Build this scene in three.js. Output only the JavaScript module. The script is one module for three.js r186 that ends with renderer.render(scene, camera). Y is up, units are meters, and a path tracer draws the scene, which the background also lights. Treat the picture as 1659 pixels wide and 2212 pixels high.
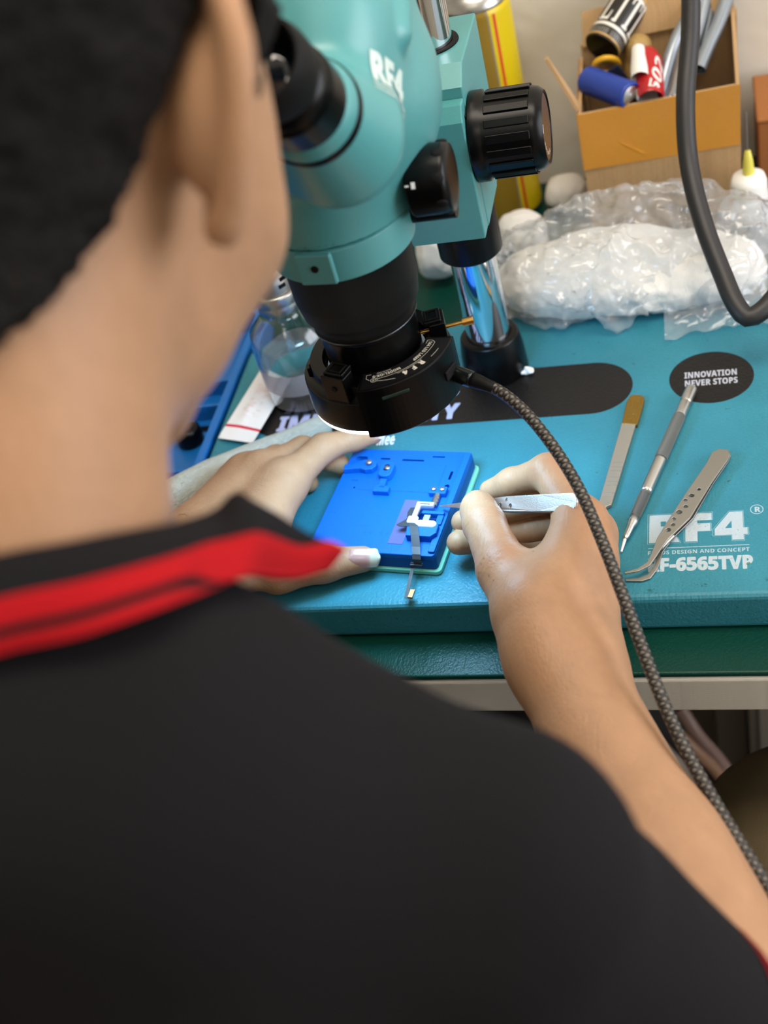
import * as THREE from 'three';
import { RoundedBoxGeometry } from 'three/addons/geometries/RoundedBoxGeometry.js';
import { mergeGeometries } from 'three/addons/utils/BufferGeometryUtils.js';
import { RectAreaLightUniformsLib } from 'three/addons/lights/RectAreaLightUniformsLib.js';
RectAreaLightUniformsLib.init();

// ---------- camera, light, exposure ----------
const scene = new THREE.Scene();
const camera = new THREE.PerspectiveCamera(46.09, 1659 / 2212, 0.01, 20);
camera.position.set(0.2373, 0.5874, 0.6079);
camera.up.set(0.0504, 0.7123, -0.7001);
camera.lookAt(0.0185, 0.0706, 0.0662);
camera.focus = 0.78;
camera.userData.fStop = 5.2;
const renderer = new THREE.WebGLRenderer({ antialias: true });
renderer.toneMapping = THREE.LinearToneMapping;
renderer.toneMappingExposure = 1.0;
renderer.shadowMap.enabled = true;
const ROOM = { x0: -1.5, x1: 1.7, z0: -0.53, z1: 2.4, y0: -0.79, y1: 1.75 };
const CEIL_LIGHT = 7.5, BACK_LIGHT = 4.5, WINDOW_LIGHT = 4.5, RING_LIGHT = 46;
function areaLight(color, intensity, w, h, pos, target) {
  const l = new THREE.RectAreaLight(color, intensity, w, h);
  l.position.set(...pos); l.lookAt(...target); l.castShadow = true; scene.add(l); return l;
}
areaLight(0xfff1de, CEIL_LIGHT, 1.2, 0.5, [0.35, ROOM.y1 - 0.06, 0.1], [0.35, -1, 0.1]);
areaLight(0xfff1de, BACK_LIGHT, 1.2, 0.5, [0.35, ROOM.y1 - 0.06, 1.55], [0.35, -1, 1.55]);
areaLight(0xf4f6ff, WINDOW_LIGHT, 1.2, 1.1, [ROOM.x1 - 0.04, 0.6, 0.25], [-2, 0.6, 0.25]);

// ---------- helpers ----------
let seed = 7;
const rnd = () => { seed = (seed * 1664525 + 1013904223) >>> 0; return seed / 4294967296; };
const PI = Math.PI, clamp = (x, a, b) => Math.min(b, Math.max(a, x)), mix = (a, b, t) => a + (b - a) * t;
const sstep = (a, b, x) => { const t = clamp((x - a) / (b - a), 0, 1); return t * t * (3 - 2 * t); };
const names = {};
function numbered(n) { const k = names[n] = (names[n] ?? -1) + 1; return k ? `${n}_${String(k).padStart(3, '0')}` : n; }
function mesh(name, geo, mat, parent, label) {
  const m = new THREE.Mesh(geo, mat); m.name = parent ? name : numbered(name); m.castShadow = m.receiveShadow = true;
  if (label) m.userData.label = label;
  if (parent) parent.add(m);
  return m;
}
function thing(name, label, category, group) {
  const g = new THREE.Group(); g.name = numbered(name); g.userData = { label, category }; if (group) g.userData.group = group; scene.add(g); return g;
}
function rebase(g, x, y, z) { for (const c of g.children) c.position.sub(new THREE.Vector3(x, y, z)); g.position.set(x, y, z); return g; }
function tag(m, label, category, group) { m.userData.label = label; m.userData.category = category; if (group) m.userData.group = group; scene.add(m); return m; }
function struct(name, geo, mat) { const m = new THREE.Mesh(geo, mat); m.name = name; m.userData.kind = 'structure'; m.castShadow = m.receiveShadow = true; scene.add(m); return m; }
function box(x0, x1, y0, y1, z0, z1, r = 0) {
  const g = r ? new RoundedBoxGeometry(x1 - x0, y1 - y0, z1 - z0, 3, r) : new THREE.BoxGeometry(x1 - x0, y1 - y0, z1 - z0);
  return g.translate((x0 + x1) / 2, (y0 + y1) / 2, (z0 + z1) / 2);
}
function path(pts, closed = false) { const c = new THREE.CatmullRomCurve3(pts.map((p) => new THREE.Vector3(...p)), closed, 'centripetal'); return c; }
function tube(pts, r, seg = 60, rad = 12) { return new THREE.TubeGeometry(path(pts), seg, r, rad, false); }
function lathe(prof, seg = 48) { return new THREE.LatheGeometry(prof.map(([r, y]) => new THREE.Vector2(Math.max(r, 1e-5), y)), seg); }
// put a geometry built around +y at a, with +y turned towards b
function aim(geo, a, b) {
  const A = new THREE.Vector3(...a), d = new THREE.Vector3(...b).sub(A);
  return geo.applyQuaternion(new THREE.Quaternion().setFromUnitVectors(new THREE.Vector3(0, 1, 0), d.clone().normalize())).translate(...a);
}
const dist = (a, b) => Math.hypot(a[0] - b[0], a[1] - b[1], a[2] - b[2]);
function rod(a, b, r0, r1 = r0, seg = 24) { const L = dist(a, b); return aim(new THREE.CylinderGeometry(r1, r0, L, seg).translate(0, L / 2, 0), a, b); }
// a plate lying in the xz plane, outline [x, z], thickness upwards from y = 0
function shapeOf(pts) { const s = new THREE.Shape(); pts.forEach(([x, z], i) => i ? s.lineTo(x, -z) : s.moveTo(x, -z)); s.closePath(); return s; }
function plate(pts, h, bev = 0, holes = []) {
  const s = shapeOf(pts); for (const q of holes) s.holes.push(shapeOf(q));
  const g = new THREE.ExtrudeGeometry(s, { depth: h - 2 * bev, bevelEnabled: bev > 0, bevelSize: bev, bevelOffset: -bev, bevelThickness: bev, bevelSegments: 3, curveSegments: 8 });
  return g.rotateX(-PI / 2).translate(0, bev, 0);
}
function roundRect(x0, x1, z0, z1, r, n = 6) {
  const o = [];
  for (const [cx, cz, a0] of [[x1 - r, z1 - r, 0], [x0 + r, z1 - r, 90], [x0 + r, z0 + r, 180], [x1 - r, z0 + r, 270]])
    for (let i = 0; i <= n; i++) { const a = (a0 + 90 * i / n) * PI / 180; o.push([cx + r * Math.cos(a), cz + r * Math.sin(a)]); }
  return o;
}
const disc = (x, z, r, n = 20) => Array.from({ length: n }, (_, i) => [x + r * Math.cos(2 * PI * i / n), z + r * Math.sin(2 * PI * i / n)]);
function merge(gs) { return mergeGeometries(gs.map((g) => { const h = g.index ? g.toNonIndexed() : g; for (const k of Object.keys(h.attributes)) if (!['position', 'normal', 'uv'].includes(k)) h.deleteAttribute(k); if (!h.attributes.uv) h.setAttribute('uv', new THREE.BufferAttribute(new Float32Array(h.attributes.position.count * 2), 2)); return h; })); }
// value noise
const perm = new Uint8Array(512); { const p = Array.from({ length: 256 }, (_, i) => i); for (let i = 255; i > 0; i--) { const j = Math.floor(rnd() * (i + 1)); [p[i], p[j]] = [p[j], p[i]]; } for (let i = 0; i < 512; i++) perm[i] = p[i & 255]; }
function vn(x, y, z) {
  const X = Math.floor(x), Y = Math.floor(y), Z = Math.floor(z), f = (t) => t * t * (3 - 2 * t), u = f(x - X), v = f(y - Y), w = f(z - Z);
  const h = (i, j, k) => perm[perm[perm[(X + i) & 255] + ((Y + j) & 255)] + ((Z + k) & 255)] / 255;
  const l = (a, b, t) => a + (b - a) * t;
  return l(l(l(h(0, 0, 0), h(1, 0, 0), u), l(h(0, 1, 0), h(1, 1, 0), u), v), l(l(h(0, 0, 1), h(1, 0, 1), u), l(h(0, 1, 1), h(1, 1, 1), u), v), w) * 2 - 1;
}
const fbm = (x, y, z, o = 3) => { let s = 0, a = 0.5; for (let i = 0; i < o; i++) { s += a * vn(x, y, z); x *= 2.03; y *= 2.03; z *= 2.03; a *= 0.5; } return s; };
// signed distances
function cap(p, a, b, ra, rb) {
  const bx = b[0] - a[0], by = b[1] - a[1], bz = b[2] - a[2], px = p[0] - a[0], py = p[1] - a[1], pz = p[2] - a[2];
  const t = clamp((px * bx + py * by + pz * bz) / (bx * bx + by * by + bz * bz + 1e-12), 0, 1);
  return Math.hypot(px - t * bx, py - t * by, pz - t * bz) - mix(ra, rb, t);
}
function ell(p, c, r) {
  const x = p[0] - c[0], y = p[1] - c[1], z = p[2] - c[2], k0 = Math.hypot(x / r[0], y / r[1], z / r[2]), k1 = Math.hypot(x / r[0] ** 2, y / r[1] ** 2, z / r[2] ** 2);
  return k1 < 1e-9 ? -Math.min(...r) : k0 * (k0 - 1) / k1;
}
function rbox(p, c, h, r) {
  const x = Math.abs(p[0] - c[0]) - h[0] + r, y = Math.abs(p[1] - c[1]) - h[1] + r, z = Math.abs(p[2] - c[2]) - h[2] + r;
  return Math.hypot(Math.max(x, 0), Math.max(y, 0), Math.max(z, 0)) + Math.min(Math.max(x, y, z), 0) - r;
}
const smin = (a, b, k) => { const h = Math.max(k - Math.abs(a - b), 0) / k; return Math.min(a, b) - h * h * k / 4; };
// mesh of f = 0 by surface nets
function nets(f, lo, hi, c, colour) {
  const n = [0, 1, 2].map((i) => Math.ceil((hi[i] - lo[i]) / c) + 1), [nx, ny, nz] = n, V = new Float32Array(nx * ny * nz);
  const p = [0, 0, 0];
  for (let k = 0, i = 0; k < nz; k++) for (let j = 0; j < ny; j++) for (let l = 0; l < nx; l++, i++) { p[0] = lo[0] + l * c; p[1] = lo[1] + j * c; p[2] = lo[2] + k * c; V[i] = f(p); }
  const id = new Int32Array(nx * ny * nz).fill(-1), pos = [], idx = [], sx = 1, sy = nx, sz = nx * ny;
  const off = [0, sx, sy, sx + sy, sz, sx + sz, sy + sz, sx + sy + sz];
  const E = [[0, 1], [2, 3], [4, 5], [6, 7], [0, 2], [1, 3], [4, 6], [5, 7], [0, 4], [1, 5], [2, 6], [3, 7]];
  for (let k = 0; k < nz - 1; k++) for (let j = 0; j < ny - 1; j++) for (let l = 0; l < nx - 1; l++) {
    const b = l + j * sy + k * sz; let m = 0; for (let q = 0; q < 8; q++) if (V[b + off[q]] < 0) m |= 1 << q;
    if (m === 0 || m === 255) continue;
    let x = 0, y = 0, z = 0, q = 0;
    for (const [a, d] of E) { const va = V[b + off[a]], vd = V[b + off[d]]; if ((va < 0) === (vd < 0)) continue; const t = va / (va - vd); x += mix(a & 1, d & 1, t); y += mix((a >> 1) & 1, (d >> 1) & 1, t); z += mix(a >> 2, d >> 2, t); q++; }
    id[b] = pos.length / 3; pos.push(lo[0] + (l + x / q) * c, lo[1] + (j + y / q) * c, lo[2] + (k + z / q) * c);
  }
  const quad = (a, b, d, e, flip) => { if (a < 0 || b < 0 || d < 0 || e < 0) return; flip ? idx.push(a, d, b, a, e, d) : idx.push(a, b, d, a, d, e); };
  for (let k = 1; k < nz - 1; k++) for (let j = 1; j < ny - 1; j++) for (let l = 1; l < nx - 1; l++) {
    const b = l + j * sy + k * sz, s = V[b] < 0;
    if (s !== V[b + sx] < 0) quad(id[b - sy - sz], id[b - sz], id[b], id[b - sy], !s);
    if (s !== V[b + sy] < 0) quad(id[b - sx - sz], id[b - sx], id[b], id[b - sz], !s);
    if (s !== V[b + sz] < 0) quad(id[b - sx - sy], id[b - sy], id[b], id[b - sx], !s);
  }
  const N = new Float32Array(pos.length), U = new Float32Array(pos.length / 3 * 2), e = c * 0.6, col = colour && new Float32Array(pos.length);
  for (let i = 0; i < pos.length; i += 3) {
    const [x, y, z] = [pos[i], pos[i + 1], pos[i + 2]];
    const gx = f([x + e, y, z]) - f([x - e, y, z]), gy = f([x, y + e, z]) - f([x, y - e, z]), gz = f([x, y, z + e]) - f([x, y, z - e]), g = Math.hypot(gx, gy, gz) || 1;
    // pull the vertex onto the surface
    const d = f([x, y, z]); pos[i] -= d * gx / g * 0.8; pos[i + 1] -= d * gy / g * 0.8; pos[i + 2] -= d * gz / g * 0.8;
    N[i] = gx / g; N[i + 1] = gy / g; N[i + 2] = gz / g;
    U[i / 3 * 2] = x + 0.35 * y; U[i / 3 * 2 + 1] = z + 0.65 * y;
    if (col) { const k = colour([x, y, z], [N[i], N[i + 1], N[i + 2]]); col[i] = k[0]; col[i + 1] = k[1]; col[i + 2] = k[2]; }
  }
  const g = new THREE.BufferGeometry(); g.setAttribute('position', new THREE.Float32BufferAttribute(pos, 3)); g.setAttribute('normal', new THREE.BufferAttribute(N, 3)); g.setAttribute('uv', new THREE.BufferAttribute(U, 2));
  if (col) g.setAttribute('color', new THREE.BufferAttribute(col, 3));
  g.setIndex(idx); return g;
}
// textures
function canvasTex(w, h, draw, srgb = true) {
  const c = document.createElement('canvas'); c.width = w; c.height = h; draw(c.getContext('2d'), w, h);
  const t = new THREE.CanvasTexture(c); if (srgb) t.colorSpace = THREE.SRGBColorSpace; t.wrapS = t.wrapT = THREE.RepeatWrapping; t.anisotropy = 8; return t;
}
function noiseTex(size, fn, rep) {
  const d = new Uint8Array(size * size * 4);
  for (let j = 0; j < size; j++) for (let i = 0; i < size; i++) { const v = clamp(fn(i / size, j / size), 0, 1) * 255, o = (j * size + i) * 4; d[o] = d[o + 1] = d[o + 2] = v; d[o + 3] = 255; }
  const t = new THREE.DataTexture(d, size, size); t.magFilter = THREE.LinearFilter; t.minFilter = THREE.LinearFilter; t.wrapS = t.wrapT = THREE.RepeatWrapping; t.repeat.set(rep, rep); t.needsUpdate = true; return t;
}
// noise on a torus, so that it tiles
const tile = (u, v, k) => { const a = 2 * PI * u, b = 2 * PI * v, R = k / (2 * PI); return (vn(R * Math.cos(a) + 40, R * Math.sin(a) + 40, R * Math.cos(b) + 40) + vn(R * Math.sin(b) + 90, R * Math.cos(a) + 90, R * Math.sin(a) + R * Math.cos(b) + 90)) / 2; };
const grain = (rep) => noiseTex(256, (u, v) => 0.5 + 0.3 * tile(u, v, 60) + 0.25 * tile(u + 0.3, v, 120), rep);
const grainFine = grain(40), grainMid = grain(14), grainCoarse = grain(5);
// materials
const S = (color, roughness = 0.5, o = {}) => new THREE.MeshPhysicalMaterial({ color, roughness, metalness: 0, ...o });
const M = {
  teal: S(0x4c9294, 0.42, { clearcoat: 0.25, clearcoatRoughness: 0.25, bumpMap: grainFine, bumpScale: 0.00006 }),
  black: S(0x060607, 0.3, { specularIntensity: 0.45 }), blackTex: S(0x060606, 0.42, { bumpMap: grainFine, bumpScale: 0.0006, specularIntensity: 0.5 }), rubber: S(0x09090a, 0.6, { specularIntensity: 0.4 }), blackSoft: S(0x0e0e10, 0.75, { specularIntensity: 0.4 }),
  chrome: S(0xd9dcdf, 0.07, { metalness: 1 }), steel: S(0xb3b2ae, 0.33, { metalness: 1 }), steelDull: S(0x9c9a94, 0.46, { metalness: 1 }), steelDark: S(0x5c6166, 0.3, { metalness: 1 }),
  brass: S(0xb58a4a, 0.3, { metalness: 1 }), gold: S(0xe0b04a, 0.2, { metalness: 1 }), copper: S(0xb98a5e, 0.35, { metalness: 1 }),
  white: S(0xe9e8e4, 0.5), whiteBright: S(0xf4f6f7, 0.4), blueFix: S(0x0057b2, 0.5, { specularIntensity: 0.6, bumpMap: grainMid, bumpScale: 0.0002 }), blueDeep: S(0x00448e, 0.5, { specularIntensity: 0.6 }),
  mint: S(0x6fc7ae, 0.5), glass: S(0xffffff, 0.03, { transmission: 1, thickness: 0, ior: 1.46 }),
};

// ---------- the room ----------
{
  const R = ROOM, t = 0.1;
  const plaster = S(0xd6d0c4, 0.9, { bumpMap: grain(3), bumpScale: 0.0015 }), paint = S(0xd8d4ca, 0.9);
  const wb = new THREE.PlaneGeometry(R.x1 - R.x0, R.y1 - R.y0);
  struct('wall_back', box(R.x0 - t, R.x1 + t, R.y0, R.y1, R.z0 - t, R.z0), plaster); wb.dispose();
  struct('wall_front', box(R.x0 - t, R.x1 + t, R.y0, R.y1, R.z1, R.z1 + t), paint);
  struct('wall_left', box(R.x0 - t, R.x0, R.y0, R.y1, R.z0, R.z1), paint);
  // right wall with its window opening
  const [wy0, wy1, wz0, wz1] = [0.05, 1.15, -0.35, 0.85];
  struct('wall_right', merge([box(R.x1, R.x1 + t, R.y0, wy0, R.z0, R.z1), box(R.x1, R.x1 + t, wy1, R.y1, R.z0, R.z1), box(R.x1, R.x1 + t, wy0, wy1, R.z0, wz0), box(R.x1, R.x1 + t, wy0, wy1, wz1, R.z1)]), paint);
  const w = struct('window_1', box(R.x1 + 0.05, R.x1 + 0.06, wy0, wy1, wz0, wz1), S(0xffffff, 0.4, { emissive: 0xe6efff, emissiveIntensity: 2.2 }));
  const wf = mesh('window_frame', merge([box(R.x1 - 0.01, R.x1 + 0.08, wy0 - 0.04, wy0, wz0 - 0.04, wz1 + 0.04), box(R.x1 - 0.01, R.x1 + 0.08, wy1, wy1 + 0.04, wz0 - 0.04, wz1 + 0.04), box(R.x1 - 0.01, R.x1 + 0.08, wy0, wy1, wz0 - 0.04, wz0), box(R.x1 - 0.01, R.x1 + 0.08, wy0, wy1, wz1, wz1 + 0.04), box(R.x1 + 0.02, R.x1 + 0.05, wy0, wy1, 0.235, 0.265)]), M.white, w); wf.userData.label = 'white window frame';
  struct('floor', box(R.x0 - t, R.x1 + t, R.y0 - t, R.y0, R.z0 - t, R.z1 + t), S(0x8d857b, 0.6, { bumpMap: grainCoarse, bumpScale: 0.0004 }));
  struct('ceiling', box(R.x0 - t, R.x1 + t, R.y1, R.y1 + t, R.z0 - t, R.z1 + t), paint);
  for (const [z, l] of [[0.1, 'flat white ceiling light panel above the workbench'], [1.55, 'flat white ceiling light panel behind the seated worker']]) {
    const g = thing('ceiling_light', l, 'ceiling light', 'ceiling light panels');
    mesh('frame', box(-0.27, 0.97, R.y1 - 0.05, R.y1, z - 0.27, z + 0.27), M.white, g);
    mesh('diffuser', box(-0.25, 0.95, R.y1 - 0.056, R.y1 - 0.05, z - 0.25, z + 0.25), S(0xffffff, 0.5, { emissive: 0xfff1de, emissiveIntensity: z < 1 ? 4 : 1.5 }), g);
    rebase(g, 0.35, R.y1, z);
  }
}

// ---------- workbench and its green mat ----------
{
  const g = thing('workbench', 'workbench with a pale grey front edge under the dark green mat', 'table');
  const pale = S(0xc2beb3, 0.55, { bumpMap: grainMid, bumpScale: 0.0002 });
  mesh('tabletop', box(-0.9, 1.1, -0.07, -0.036, -0.525, 0.122, 0.003), pale, g);
  for (const [x, z] of [[-0.85, 0.06], [1.05, 0.06], [-0.85, -0.47], [1.05, -0.47]]) mesh('leg', box(x - 0.025, x + 0.025, ROOM.y0, -0.07, z - 0.025, z + 0.025, 0.004), pale, g);
  rebase(g, 0.1, ROOM.y0, -0.2);
  const outline = roundRect(-0.85, 1.05, -0.52, 0.121, 0.01);
  const m = mesh('table_mat', plate(outline, 0.0045, 0.0015).translate(0, -0.0358, 0), S(0x05362d, 0.34, { specularIntensity: 0.35, bumpMap: grainMid, bumpScale: 0.0003 }));
  tag(m, 'dark green rubber mat covering the workbench under the teal base', 'mat');
}

// ---------- stereo microscope on its printed teal base ----------
const AX = [0.0276, 0.019];                       // optical axis: x, z
const POLE = [0.056, -0.17];
const scope = thing('stereo_microscope', 'teal stereo microscope with chrome pole on a wide printed teal base', 'microscope');
{
  const [x0, x1, z0, z1] = [-0.175, 0.285, -0.24, 0.085];
  const W = 2048, H = Math.round(W * (z1 - z0) / (x1 - x0));
  const U = (x) => (x - x0) / (x1 - x0) * W, Vv = (z) => (z - z0) / (z1 - z0) * H, mm = W / (x1 - x0) / 1000;
  const tex = canvasTex(W, H, (c) => {
    const id = c.createImageData(W, H);
    for (let j = 0; j < H; j++) for (let i = 0; i < W; i++) {
      const n = fbm(i * 0.006, j * 0.006, 3, 3) * 9 + vn(i * 0.45, j * 0.45, 9) * 5, o = (j * W + i) * 4;
      id.data[o] = 48 + n * 0.6; id.data[o + 1] = 122 + n; id.data[o + 2] = 140 + n; id.data[o + 3] = 255;
    }
    c.putImageData(id, 0, 0);
    // black printed pill and disc
    c.fillStyle = '#161414';
    const pill = (xa, xb, za, zb, r) => { c.beginPath(); c.roundRect(U(xa), Vv(za), U(xb) - U(xa), Vv(zb) - Vv(za), r * mm * 1000); c.fill(); };
    pill(-0.149, 0.166, -0.1665, -0.1035, 0.0315);
    c.beginPath(); c.ellipse(U(0.2243), Vv(-0.1368), 31 * mm, 31 * mm, 0, 0, 7); c.fill();
    // lettering: text fitted between xa and xb, cap height from zt to zb
    const word = (s, xa, xb, zt, zb, font, style, stroke = 0) => {
      const cap = Vv(zb) - Vv(zt), px = cap / 0.714; c.save(); c.font = `${font} ${px}px sans-serif`; c.textBaseline = 'alphabetic'; c.lineJoin = 'round';
      const k = (U(xb) - U(xa)) / c.measureText(s).width; c.translate(U(xa), Vv(zb)); c.scale(k, 1); c.fillStyle = c.strokeStyle = style;
      c.fillText(s, 0, 0); if (stroke) { c.lineWidth = stroke * mm; c.strokeText(s, 0, 0); } c.restore();
    };
    word('IMPOSSIBILITY', -0.122, 0.0305, -0.128, -0.1105, 'bold', '#aeb4dc', 1.6);
    word('IS', 0.008, 0.0285, -0.1555, -0.139, 'bold', '#aeb4dc', 1.6);
    word('INNOVATION', 0.2045, 0.2435, -0.1445, -0.1375, 'bold', '#b3b6c0', 0.3);
    word('NEVER STOPS', 0.2045, 0.2435, -0.1345, -0.1275, 'bold', '#b3b6c0', 0.3);
    word('Mee', -0.0315, -0.0165, -0.0965, -0.084, 'bold', '#dfe6ee', 0.5);
    // logo letters drawn as slanted blocks
    const poly = (pts, fill) => { c.beginPath(); pts.forEach(([x, z], i) => i ? c.lineTo(U(x), Vv(z)) : c.moveTo(U(x), Vv(z))); c.closePath(); fill ? c.fill('evenodd') : c.stroke(); };
    const logo = (ox, oz, s, col, outline) => {   // unit: cap height 1
      const P = (a) => a.map(([x, y]) => [ox + (x + 0.0 * (1 - y)) * s, oz - y * s]);
      const R1 = [[0, 0], [0, 1], [0.55, 1], [0.72, 0.85], [0.72, 0.55], [0.6, 0.42], [0.76, 0], [0.46, 0], [0.36, 0.36], [0.29, 0.36], [0.29, 0]], F1 = [[0.9, 0], [0.9, 1], [1.56, 1], [1.56, 0.74], [1.2, 0.74], [1.2, 0.62], [1.52, 0.62], [1.52, 0.36], [1.2, 0.36], [1.2, 0]], F4 = [[1.62, 0.18], [1.62, 0.4], [2.0, 1], [2.32, 1], [2.32, 0.42], [2.42, 0.42], [2.42, 0.18], [2.32, 0.18], [2.32, 0], [2.04, 0], [2.04, 0.18]];
      c.fillStyle = col; for (const q of [R1, F1, F4]) poly(P(q), true);
      if (outline) { c.strokeStyle = col; c.lineWidth = 0.25 * mm; for (const q of [R1, F1, F4]) { const cx = q.reduce((a, b) => a + b[0], 0) / q.length; poly(P(q.map(([x, y]) => [cx + (x - cx) * 1.09, 0.5 + (y - 0.5) * 1.07])), false); } }
      c.fillStyle = 'rgb(48,122,140)'; poly(P([[0.29, 0.58], [0.29, 0.76], [0.42, 0.76], [0.42, 0.58]]), true); poly(P([[1.88, 0.42], [2.04, 0.68], [2.04, 0.42]]), true);
    };
    logo(0.1805, 0.0358, 0.0262, '#a8b7c0', true);
    c.strokeStyle = '#a8b7c0'; c.lineWidth = 0.6 * mm; c.beginPath(); c.moveTo(U(0.18), Vv(0.0408)); c.lineTo(U(0.2445), Vv(0.0408)); c.stroke();
    word('FOCUS DESIGN AND CONCEPT', 0.1795, 0.2445, 0.0432, 0.0466, 'bold', '#a0b2ba');
    word('RF-6565TVP', 0.1795, 0.2462, 0.0503, 0.0613, 'bold', '#a8b7c0', 1.1);
    c.lineWidth = 0.6 * mm; c.beginPath(); c.ellipse(U(0.2505), Vv(0.0085), 4.0 * mm, 4.2 * mm, 0, 0, 7); c.stroke();
    word('R', 0.2487, 0.2527, 0.0062, 0.0108, 'bold', '#a8b7c0', 0.2);
    // dirt: specks, scuffs and a few greenish stains with edges of their own
    for (let i = 0; i < 260; i++) { const x = rnd() * W, y = rnd() * H, r = (0.15 + rnd() * rnd() * 1.1) * mm; c.fillStyle = `rgba(${20 + rnd() * 50},${50 + rnd() * 40},${50 + rnd() * 30},${0.25 + rnd() * 0.5})`; c.beginPath(); c.ellipse(x, y, r * (0.6 + rnd()), r, rnd() * 3, 0, 7); c.fill(); }
    for (let i = 0; i < 70; i++) { const x = 0.18 + rnd() * 0.066, z = 0.01 + rnd() * 0.052, a = rnd() * 3; c.strokeStyle = `rgba(30,84,100,${0.35 + rnd() * 0.5})`; c.lineWidth = (0.12 + rnd() * 0.25) * mm; c.beginPath(); c.moveTo(U(x), Vv(z)); c.lineTo(U(x + Math.cos(a) * 0.002 * rnd()), Vv(z + Math.sin(a) * 0.002 * rnd())); c.stroke(); }   // flaked and scratched print
    for (const [x, z, r] of [[0.168, 0.062, 3.2], [0.199, -0.052, 1.3], [0.2, -0.086, 1.2], [0.235, -0.098, 2], [0.183, 0.079, 4], [0.214, 0.075, 3], [0.033, 0.06, 2], [-0.03, 0.03, 3], [0.257, 0.072, 4]])
      for (let k = 0; k < 14; k++) { c.fillStyle = `rgba(20,70,66,${0.1 + rnd() * 0.3})`; c.beginPath(); c.ellipse(U(x) + (rnd() - 0.5) * r * 2 * mm, Vv(z) + (rnd() - 0.5) * r * mm, rnd() * r * 0.4 * mm, rnd() * r * 0.25 * mm, rnd(), 0, 7); c.fill(); }
  });
  tex.wrapS = tex.wrapT = THREE.ClampToEdgeWrapping;
  const g = plate(roundRect(x0, x1, z0, z1, 0.022, 10), 0.031, 0.004).translate(0, -0.031, 0), p = g.attributes.position, uv = new Float32Array(p.count * 2);
  const nn = g.attributes.normal;
  for (let i = 0; i < p.count; i++) { const side = Math.abs(nn.getY(i)) < 0.5, along = Math.abs(nn.getZ(i)) > 0.5 ? p.getX(i) : p.getZ(i) + 0.1; uv[2 * i] = ((side ? along : p.getX(i)) - x0) / (x1 - x0); uv[2 * i + 1] = 1 - ((side ? -0.19 + p.getY(i) : p.getZ(i)) - z0) / (z1 - z0); }
  g.setAttribute('uv', new THREE.BufferAttribute(uv, 2));
  mesh('base_plate', g, S(0xffffff, 0.38, { specularIntensity: 0.55, map: tex, bumpMap: grainCoarse.clone(), bumpScale: 0.0004 }), scope, 'teal base pad with white lettering, black pill and black disc').material.bumpMap.repeat.set(5, 3.5);

  // pole, collars
  const at = (geo, y = 0) => geo.translate(POLE[0], y, POLE[1]);
  mesh('pole', at(lathe([[0, 0], [0.0175, 0], [0.0175, 0.52], [0.016, 0.522], [0, 0.522]], 64)), M.chrome, scope, 'chrome pole');
  mesh('foot_collar', at(lathe([[0.0178, 0.036], [0.0215, 0.036], [0.0235, 0.034], [0.0255, 0.02], [0.0262, 0.0], [0.0178, 0.0]], 64)), M.black, scope);
  mesh('stop_collar', at(lathe([[0.0178, 0.112], [0.0225, 0.112], [0.024, 0.1135], [0.024, 0.16], [0.0178, 0.16]], 64)), M.black, scope);
  // focus block: profile in z, y swept along x
  const prof = (pts, x0, x1) => { const s = new THREE.Shape(); pts.forEach(([z, y], i) => i ? s.lineTo(-z, y) : s.moveTo(-z, y)); s.closePath(); return new THREE.ExtrudeGeometry(s, { depth: x1 - x0 - 0.002, bevelSize: 0.001, bevelOffset: -0.001, bevelThickness: 0.001, bevelSegments: 2 }).rotateY(PI / 2).translate(x0 + 0.001, 0, 0); };
  const blk = mesh('focus_block', prof([[-0.21, 0.272], [-0.21, 0.196], [-0.196, 0.178], [-0.172, 0.161], [-0.1195, 0.161], [-0.1195, 0.262], [-0.135, 0.272]], 0.03, 0.084), M.teal, scope);
  mesh('slider', prof([[-0.119, 0.255], [-0.119, 0.1615], [-0.103, 0.1615], [-0.103, 0.246], [-0.109, 0.255]], 0.0315, 0.0835), M.teal, blk);
  mesh('pole_seat', at(lathe([[0.0178, 0.2722], [0.0215, 0.2722], [0.0212, 0.2732], [0.0178, 0.2732]], 48)), M.rubber, blk);
  mesh('set_screw', rod([0.0838, 0.245, -0.113], [0.0845, 0.245, -0.113], 0.0014), M.black, blk);
  // focus knobs with grip ribs
  for (const s of [1, -1]) {
    const xo = s > 0 ? 0.084 : 0.03, turn = (g) => g.rotateZ(-s * PI / 2).translate(xo, 0.222, -0.13);
    const k = mesh('focus_knob', turn(lathe([[0, 0], [0.0285, 0], [0.0295, 0.001], [0.0295, 0.008], [0.0275, 0.0092], [0.0272, 0.0405], [0.0262, 0.0445], [0.0235, 0.048], [0.0228, 0.048], [0.0222, 0.0465], [0, 0.0465]], 64)), M.black, scope);
    const ribs = []; for (let i = 0; i < 18; i++) { const b = new RoundedBoxGeometry(0.0055, 0.029, 0.0016, 2, 0.0006).translate(0, 0.0255, 0.0279); b.rotateY(i * PI / 9); ribs.push(b); }
    for (const b of ribs) mesh('grip_rib', turn(b), M.black, k);
    mesh('end_cap', turn(lathe([[0, 0.0466], [0.0215, 0.0466], [0.0215, 0.0471], [0, 0.0472]], 48)), S(0x4a382c, 0.35), k, 'brown end cap printed TENSION');
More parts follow.
